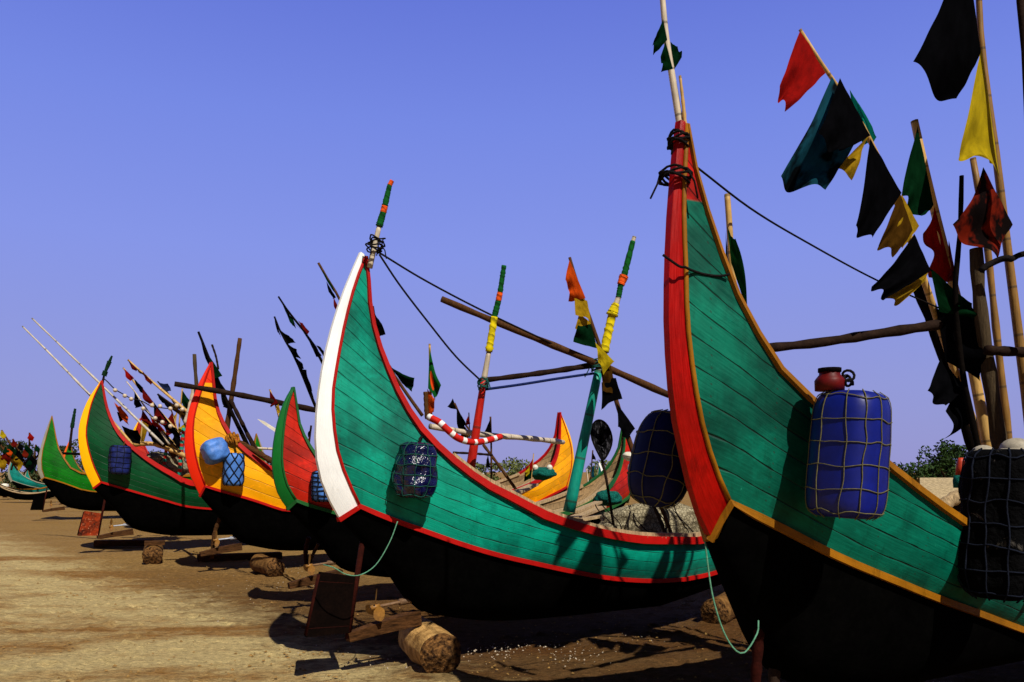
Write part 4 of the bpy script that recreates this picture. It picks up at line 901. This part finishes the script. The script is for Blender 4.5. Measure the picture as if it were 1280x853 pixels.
wedge('timber baulk lying on sand behind the rudder of the dark green boat',G(155,683)+Z*.07,Vector((.6,.1,0)),Vector((-.03,.1,0)),.07)
pole('thin curved prop under the yellow boat stern',[(276,645),(268,668),(265,698)],.035,13.2,'brown_wood','prop',name='prop')
pole('thin prop leaning under the red boat',[(386,672),(382,690),(384,712)],.03,10.4,'rudder_post','prop',name='prop')
pole('second prop leaning the other way under the red boat',[(398,680),(390,696),(385,714)],.022,10.3,'brown_wood','prop',name='prop')
pole('dark red prop under the nearest boat stern',[(950,782),(946,830),(942,900)],.03,4.4,'rudder_post','prop',name='prop')
pole('second dark prop under the nearest boat stern',[(972,790),(968,840),(966,900)],.035,4.55,'dark_wood','prop',name='prop')
def scraps():
    rnd=random.Random(3); m=MB()
    zones=[(375,712,26,24,60),(395,770,22,18,40),(470,830,40,8,26),(600,818,40,9,90),(660,812,70,8,170),(720,824,40,10,80),(350,740,70,12,60),(300,735,60,20,24),(250,720,150,30,40),(800,800,40,10,24),(180,760,170,60,34),(860,700,0,0,0),(420,812,60,16,30)]
    for x,y,sx,sy,k in zones:
        for _ in range(k//2):
            p=G(x+rnd.gauss(0,sx*.6),max(640,y+rnd.gauss(0,sy*.6))); s=rnd.uniform(.004,.013)*(1.25 if rnd.random()<.15 else 1); a=rnd.random()*6
            p.z=.012; d=Vector((math.cos(a),math.sin(a),rnd.uniform(-.2,.6)))*s; e=Vector((-math.sin(a),math.cos(a),rnd.uniform(-.2,.6)))*s*.7
            i=[m.add(p+q) for q in (d,e,-d,-e,Z*s*.7)]; m.f+= [(i[0],i[1],i[4]),(i[1],i[2],i[4]),(i[2],i[3],i[4]),(i[3],i[0],i[4])]
    m.build('shell_litter',M['shell'],smooth=False,kind='stuff')['label']='scattered white shell fragments on the moist sand'
scraps()
def clods():
    rnd=random.Random(17); m=MB()
    for _ in range(5200):
        y=5.6+rnd.random()**1.5*10; x=rnd.uniform(-.66*y,.32*y)
        if mnoise.noise(Vector((x*.8,y*.8,3)))+.35*(x/y+.35)<rnd.uniform(-.25,.45): continue
        q=.004+.015*rnd.random()**3; c=Vector((x,y,q*.1+mnoise.noise(Vector((x*.45,y*.65,0)))*.03-.006)); a=rnd.random()*6; o=[]
        for k in range(5): o.append(m.add(c+Vector((math.cos(a+k*1.257),math.sin(a+k*1.257),0))*q*rnd.uniform(.7,1.4)))
        t=m.add(c+Vector((rnd.uniform(-.3,.3)*q,rnd.uniform(-.3,.3)*q,q*rnd.uniform(.6,1.1))))
        for k in range(5): m.f.append((o[k],o[(k+1)%5],t))
    m.build('sand_clods',plain('sand_clod',srgb(150,116,66),.95,.03,20,.5,.3),kind='stuff')['label']='small clods of sand strewn over the beach'
clods()

# ------------------------------------------------------------------ vegetation and hut
def leaves(m, c, rad, n, s, rnd):
    for _ in range(n):
        d=Vector((rnd.gauss(0,1),rnd.gauss(0,1),rnd.gauss(0,1))).normalized(); r=rnd.random()**.35
        p=c+Vector((d.x*rad[0]*r,d.y*rad[1]*r,d.z*rad[2]*r))
        if p.z<.02: continue
        a=Vector((rnd.gauss(0,1),rnd.gauss(0,1),rnd.gauss(0,1))).normalized(); b=a.cross(Vector((rnd.gauss(0,1),rnd.gauss(0,1),rnd.gauss(0,1)))).normalized(); q=s*rnd.uniform(.6,1.3)
        i=[m.add(p+a*q),m.add(p+b*q*.5),m.add(p-a*q),m.add(p-b*q*.5)]; m.f.append(tuple(i))
def tree():
    rnd=random.Random(5); Y=33; base=P(1186,590,Y); base.z=0
    root=thing('tree','dense dark round-crowned tree behind the nearest boat at right','tree',base)
    m=MB(); m.tube([base,base+Vector((.05,0,.6)),base+Vector((-.05,.1,1.3))],[.16,.12,.09],8)
    for a in range(5): m.tube([base+Z*1.0,base+Vector((math.cos(a*1.3)*.6,math.sin(a*1.3)*.5,1.6)),base+Vector((math.cos(a*1.3)*1.2,math.sin(a*1.3)*.9,2.1))],[.07,.05,.02],6)
    m.build('trunk',M['bark'],root); m=MB()
    for _ in range(46):
        u=rnd.uniform(-1,1); top=1.35+1.1*math.sqrt(1-u*u*.9)+.25*mnoise.noise(Vector((u*3,2,0)))+.25*(u>-.1)
        leaves(m,base+Vector((u*1.75,rnd.uniform(-1,1),rnd.uniform(.9,top))),(rnd.uniform(.3,.55),.4,rnd.uniform(.22,.4)),150,.075,rnd)
    m.build('crown',M['leaf'],root,smooth=False)
tree()
def scrub(lab,xs,Y,seed,n=40,mat='leaf2',s=.16,name='scrub_belt'):
    rnd=random.Random(seed); m=MB(); x0,x1=xs[0][0],xs[-1][0]
    for _ in range(n):
        x=rnd.uniform(x0,x1); top=E+(HZ-lerp_tab(xs,x)-2.5*abs(mnoise.noise(Vector((x*.08,seed,0)))))/F*Y; y=Y+rnd.uniform(-3,3); z=rnd.uniform(.2,max(.3,top-.3))
        leaves(m,Vector(((x-640)/F*y,y,z)),(rnd.uniform(.7,1.4),1,rnd.uniform(.35,.7)),150,s,rnd)
    o=m.build(name,M[mat],smooth=False,kind='stuff'); o['label']=lab
scrub('low green scrub on the skyline behind the centre boats',[(540,575),(620,577),(660,572),(700,574),(745,566),(790,566),(840,574),(900,570),(960,576)],70,1,90)
scrub('green scrub behind the boats at far left',[(-60,548),(0,551),(40,554),(70,552),(90,544),(120,552),(200,558),(260,566),(420,576)],80,2,150,'leaf3')
scrub('dark scrub low on the skyline at right',[(1090,578),(1140,576),(1230,572),(1330,560)],60,3,50,'leaf')
def hut():
    Y=20; root=thing('hut','low hut with pale thatched roof below the dark tree','hut',P(1180,640,Y)*1.0)
    root.location.z=0
    a,b=P(1150,612,Y),P(1216,596,Y); m=MB()
    x0,x1=(1140-640)/F*Y,(1250-640)/F*Y
    e0=P(1146,608,Y-.6); r0=P(1178,596,Y+.6)
    rows=[[Vector((x0-.1,Y-1,.95)),Vector((x1,Y-1,.95))],[Vector((x0+.0,Y-.4,1.25)),Vector((x1,Y-.4,1.25))],[Vector((x0+.35,Y+.3,1.5)),Vector((x1,Y+.3,1.5))],[Vector((x0,Y+1.2,1.0)),Vector((x1,Y+1.2,1.0))]]
    m.grid(rows); m.build('roof',M['thatch'],root,smooth=False)
    m=MB(); m.box(Vector(((x0+x1)/2+.2,Y+.1,.5)),XX*((x1-x0)/2-.3),Vector((0,.9,0)),Z*.49); m.build('wall',M['hut_wall'],root,smooth=False)
    for x in (x0+.1,(x0+x1)/2):
        m=MB(); m.tube([Vector((x,Y-.9,0)),Vector((x,Y-.9,.98))],.04,6); m.build('roof_post',M['brown_wood'],root)
hut()
def canister():
    c=P(1201,592,6.6); root=thing('canister','orange canister with a dark wrapped base beyond the black drum','canister',c-Z*.1)
    m=MB(); m.tube([c-Z*.02,c+Z*.06,c+Z*.10,c+Z*.13],[.04,.036,.028,.018],12); m.build('canister_body',M['orange_plastic'],root)
    m=MB(); m.tube([c-Z*.12,c-Z*.06,c-Z*.015],[.055,.06,.05],12); m.build('wrapped_base',M['green_net'],root)
canister()
pole('pale plank slanting up behind the rail of the nearest boat',[(1168,640),(1195,622),(1225,612)],.06,6.9,'cap_wood','plank',name='plank')


def plank(lab,a,b,wd,mat='cap_wood'):
    d=(b-a).normalized(); m=MB(); m.box((a+b)/2,d*(b-a).length*.5,Vector((-d.y,d.x,0)).normalized()*wd,Z*.014); o=m.build('plank',M[mat],smooth=False); tag(o,lab,'plank','loose planks in the boats'); recentre(o,a)
plank('pale loose plank slanting behind the foot of the teal mast, lower one',P(716,648,8.6),P(752,634,9.6),.06)
plank('pale loose plank slanting behind the foot of the teal mast, upper one',P(718,640,8.9),P(748,628,9.9),.05)
plank('long pale plank lying along the far rail of the centre boat',P(726,650,8.5),P(812,634,8.9),.05)
plank('loose plank beside the thin wooden prop behind the red mast',P(640,618,8.4),P(668,606,9.2),.05)
# ------------------------------------------------------------------ beach
def beach():
    def axis(lo,hi,fine0,fine1,step):
        a=[]; v=fine0
        while v<=fine1: a.append(v); v+=step
        s=step; v=a[0]; pre=[]
        while v>lo: s*=1.35; v-=s; pre.append(max(v,lo))
        s=step; v=a[-1]; post=[]
        while v<hi: s*=1.35; v+=s; post.append(min(v,hi))
        return pre[::-1]+a+post
    rnd=random.Random(21); PRINTS=[]
    for sx,sy,ang,cnt in ((-3.6,6.2,1.9,9),(-2.6,5.8,2.6,8),(-5.2,9.5,.3,9),(-3.2,8.6,2.2,8),(-6.5,12,.1,10),(-1.9,9.4,2.7,7),(.2,6.4,.5,5)):
        for i in range(cnt):
            d=i*.62; sd=.11 if i%2 else -.11
            PRINTS.append((sx+d*math.cos(ang)-sd*math.sin(ang)+rnd.gauss(0,.04),sy+d*math.sin(ang)+sd*math.cos(ang)+rnd.gauss(0,.04),ang+rnd.gauss(0,.15)))
    MOUNDS=[(-.75,6.6,.3),(2.2,8.6,.28),(c5.x-.1,c5.y+.2,.35),(c4.x,c4.y+.15,.3)]
    xs=axis(-2500,2500,-8,4,.045); ys=axis(-40,4000,5,15,.045); m=MB(); rows=[]
    for y in ys:
        row=[]
        for x in xs:
            f=1/(1+max(0,(y-20)/10)**2); p=Vector((x*.9,y*1.3,0)); z=(mnoise.noise(Vector((x*7,y*9,2)))*.010+max(0,mnoise.noise(Vector((x*9,y*10,4)))-.28)*.06+mnoise.noise(p*.5)*.03+mnoise.noise(p*2.1)*.016+mnoise.noise(Vector((x*3,y*7,5)))*.009)*f-.012
            for fx,fy,fa in PRINTS:
                if abs(x-fx)<.3 and abs(y-fy)<.3:
                    ca,sa_=math.cos(fa),math.sin(fa); u=((x-fx)*ca+(y-fy)*sa_)/.125; v=(-(x-fx)*sa_+(y-fy)*ca)/.055; q=u*u+v*v
                    z+=-.024*math.exp(-q*1.2)+.010*math.exp(-(math.sqrt(q)-1.45)**2*4)
            for lx,ly,lr in MOUNDS:
                q=((x-lx)**2+(y-ly)**2)/lr**2
                if q<6: z+=.05*math.exp(-q)
            k=mnoise.noise(Vector((x*4.5,y*5.5,9)));
            if k>.25: z-=(k-.25)*.03*f
            row.append(Vector((x,y,z)))
        rows.append(row)
    m.grid(rows); t=NT('beach_sand'); ob=t.coord()
    n1=t.noise(t.scale(ob,(.22,.5,1)),1.1,6,.6,.4); n2=t.noise(t.scale(ob,(2.0,3.0,1)),1.6,8,.7,.3); n3=t.noise(t.scale(ob,(5,9,1)),3,6,.7); n4=t.noise(ob,90,3); n6=t.noise(t.scale(ob,(1,1.3,1)),13,6,.72)
    n5=t.noise(t.scale(ob,(1.3,2.4,1)),1.5,8,.72)
    dry=srgb(204,180,124); damp=srgb(152,110,58); wet_shade=srgb(88,56,27)
    c=t.mix(t.ramp(t.math('ADD',n1,t.math('MULTIPLY',t.math('SUBTRACT',n5,.5),.35)),.38,.54),damp,dry); c=t.mix(t.ramp(n2,.54,.72,0,.6),c,damp); c=t.mix(t.ramp(n5,.54,.68,0,.5),c,srgb(190,160,108))
    so=t.new('ShaderNodeSeparateXYZ'); t.link(ob,so.inputs[0])
    # damp strip round the boats, painted darker to deepen their ground shade: right of a line running away to the left
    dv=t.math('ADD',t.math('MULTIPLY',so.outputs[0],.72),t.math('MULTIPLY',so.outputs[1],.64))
    c=t.mix(t.ramp(t.math('ADD',dv,t.math('MULTIPLY',t.math('SUBTRACT',n2,.5),2.4)),3.1,4.1,0,.92),c,t.mix(t.ramp(so.outputs[1],8.5,15,0,.85),wet_shade,srgb(160,124,70)))
    c=t.mix(1.0,c,t.math('MULTIPLY',t.ramp(n3,.28,.72,.60,1.2),t.math('MULTIPLY',t.ramp(n4,.3,.7,.74,1.18),t.ramp(n6,.32,.68,.70,1.2))),'MULTIPLY')
    c=t.mix(t.ramp(n6,.60,.70,0,.5),c,srgb(112,78,40))
    c=t.mix(t.ramp(t.noise(ob,55,2),.70,.76,0,.7),c,srgb(70,46,26))
    t.bump(t.math('ADD',t.math('ADD',t.math('MULTIPLY',n3,1.0),t.math('MULTIPLY',n6,.8)),t.math('ADD',t.math('MULTIPLY',n4,.25),t.math('MULTIPLY',n2,.8))),.9,.04); t.finish(c,.95,.06)
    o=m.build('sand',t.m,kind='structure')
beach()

# ------------------------------------------------------------------ sky, sun, camera
EL,AZ=R(48),Vector((.46,-.888,0))       # towards the sun
w=bpy.data.worlds.new('World'); scene.world=w; w.use_nodes=True; nt=w.node_tree; bg=nt.nodes['Background']
sky=nt.nodes.new('ShaderNodeTexSky'); sky.sky_type='NISHITA'; sky.sun_disc=False; sky.sun_elevation=EL; sky.sun_rotation=math.atan2(AZ.x,AZ.y); sky.air_density=1; sky.dust_density=1
tc=nt.nodes.new('ShaderNodeTexCoord'); sp=nt.nodes.new('ShaderNodeSeparateXYZ'); nt.links.new(tc.outputs['Generated'],sp.inputs[0])
rp=nt.nodes.new('ShaderNodeValToRGB'); nt.links.new(sp.outputs[2],rp.inputs[0]); e=rp.color_ramp.elements
stops=[(0,srgb(150,150,208)),(.10,srgb(146,153,218)),(.26,srgb(134,150,233)),(.40,srgb(118,138,230)),(.52,srgb(100,119,218)),(.60,(.05,.07,.24,1)),(.72,(.03,.035,.09,1)),(1,(.02,.022,.05,1))]
e[0].position,e[0].color=stops[0]; e[1].position,e[1].color=stops[-1]
for p_,c_ in stops[1:-1]: q=e.new(p_); q.color=c_
sc=nt.nodes.new('ShaderNodeVectorMath'); sc.operation='SCALE'; 
dm=nt.nodes.new('ShaderNodeMapRange'); dm.interpolation_type='SMOOTHSTEP'; nt.links.new(sp.outputs[1],dm.inputs[0])   # sky dimmed behind the camera to cut fill and deepen shadows
dm.inputs[1].default_value=-.2; dm.inputs[2].default_value=.55; dm.inputs[3].default_value=2.6; dm.inputs[4].default_value=10; nt.links.new(dm.outputs[0],sc.inputs[3])
nt.links.new(rp.outputs[0],sc.inputs[0])
mx=nt.nodes.new('ShaderNodeMix'); mx.data_type='RGBA'; mx.inputs[0].default_value=.96; nt.links.new(sky.outputs[0],mx.inputs[6]); nt.links.new(sc.outputs[0],mx.inputs[7]); nt.links.new(mx.outputs[2],bg.inputs[0]); bg.inputs[1].default_value=.1
sl=bpy.data.lights.new('sun','SUN'); sl.energy=5.0; sl.angle=R(.5); sl.color=(1,.95,.86); so=bpy.data.objects.new('sun',sl); COL.objects.link(so)
d=AZ*math.cos(EL)+Z*math.sin(EL); so.rotation_euler=d.to_track_quat('Z','Y').to_euler(); so.location=d*30
cam=bpy.data.cameras.new('camera'); co=bpy.data.objects.new('camera',cam); COL.objects.link(co); co.location=(0,0,E); co.rotation_euler=(R(90),0,0)
cam.sensor_width=36; cam.lens=F/1280*36; cam.shift_y=(HZ-426.5)/1280; cam.clip_start=.05; cam.clip_end=6000
scene.camera=co
scene.render.engine='CYCLES'
scene.view_settings.view_transform='Standard'; scene.view_settings.look='None'; scene.view_settings.exposure=0
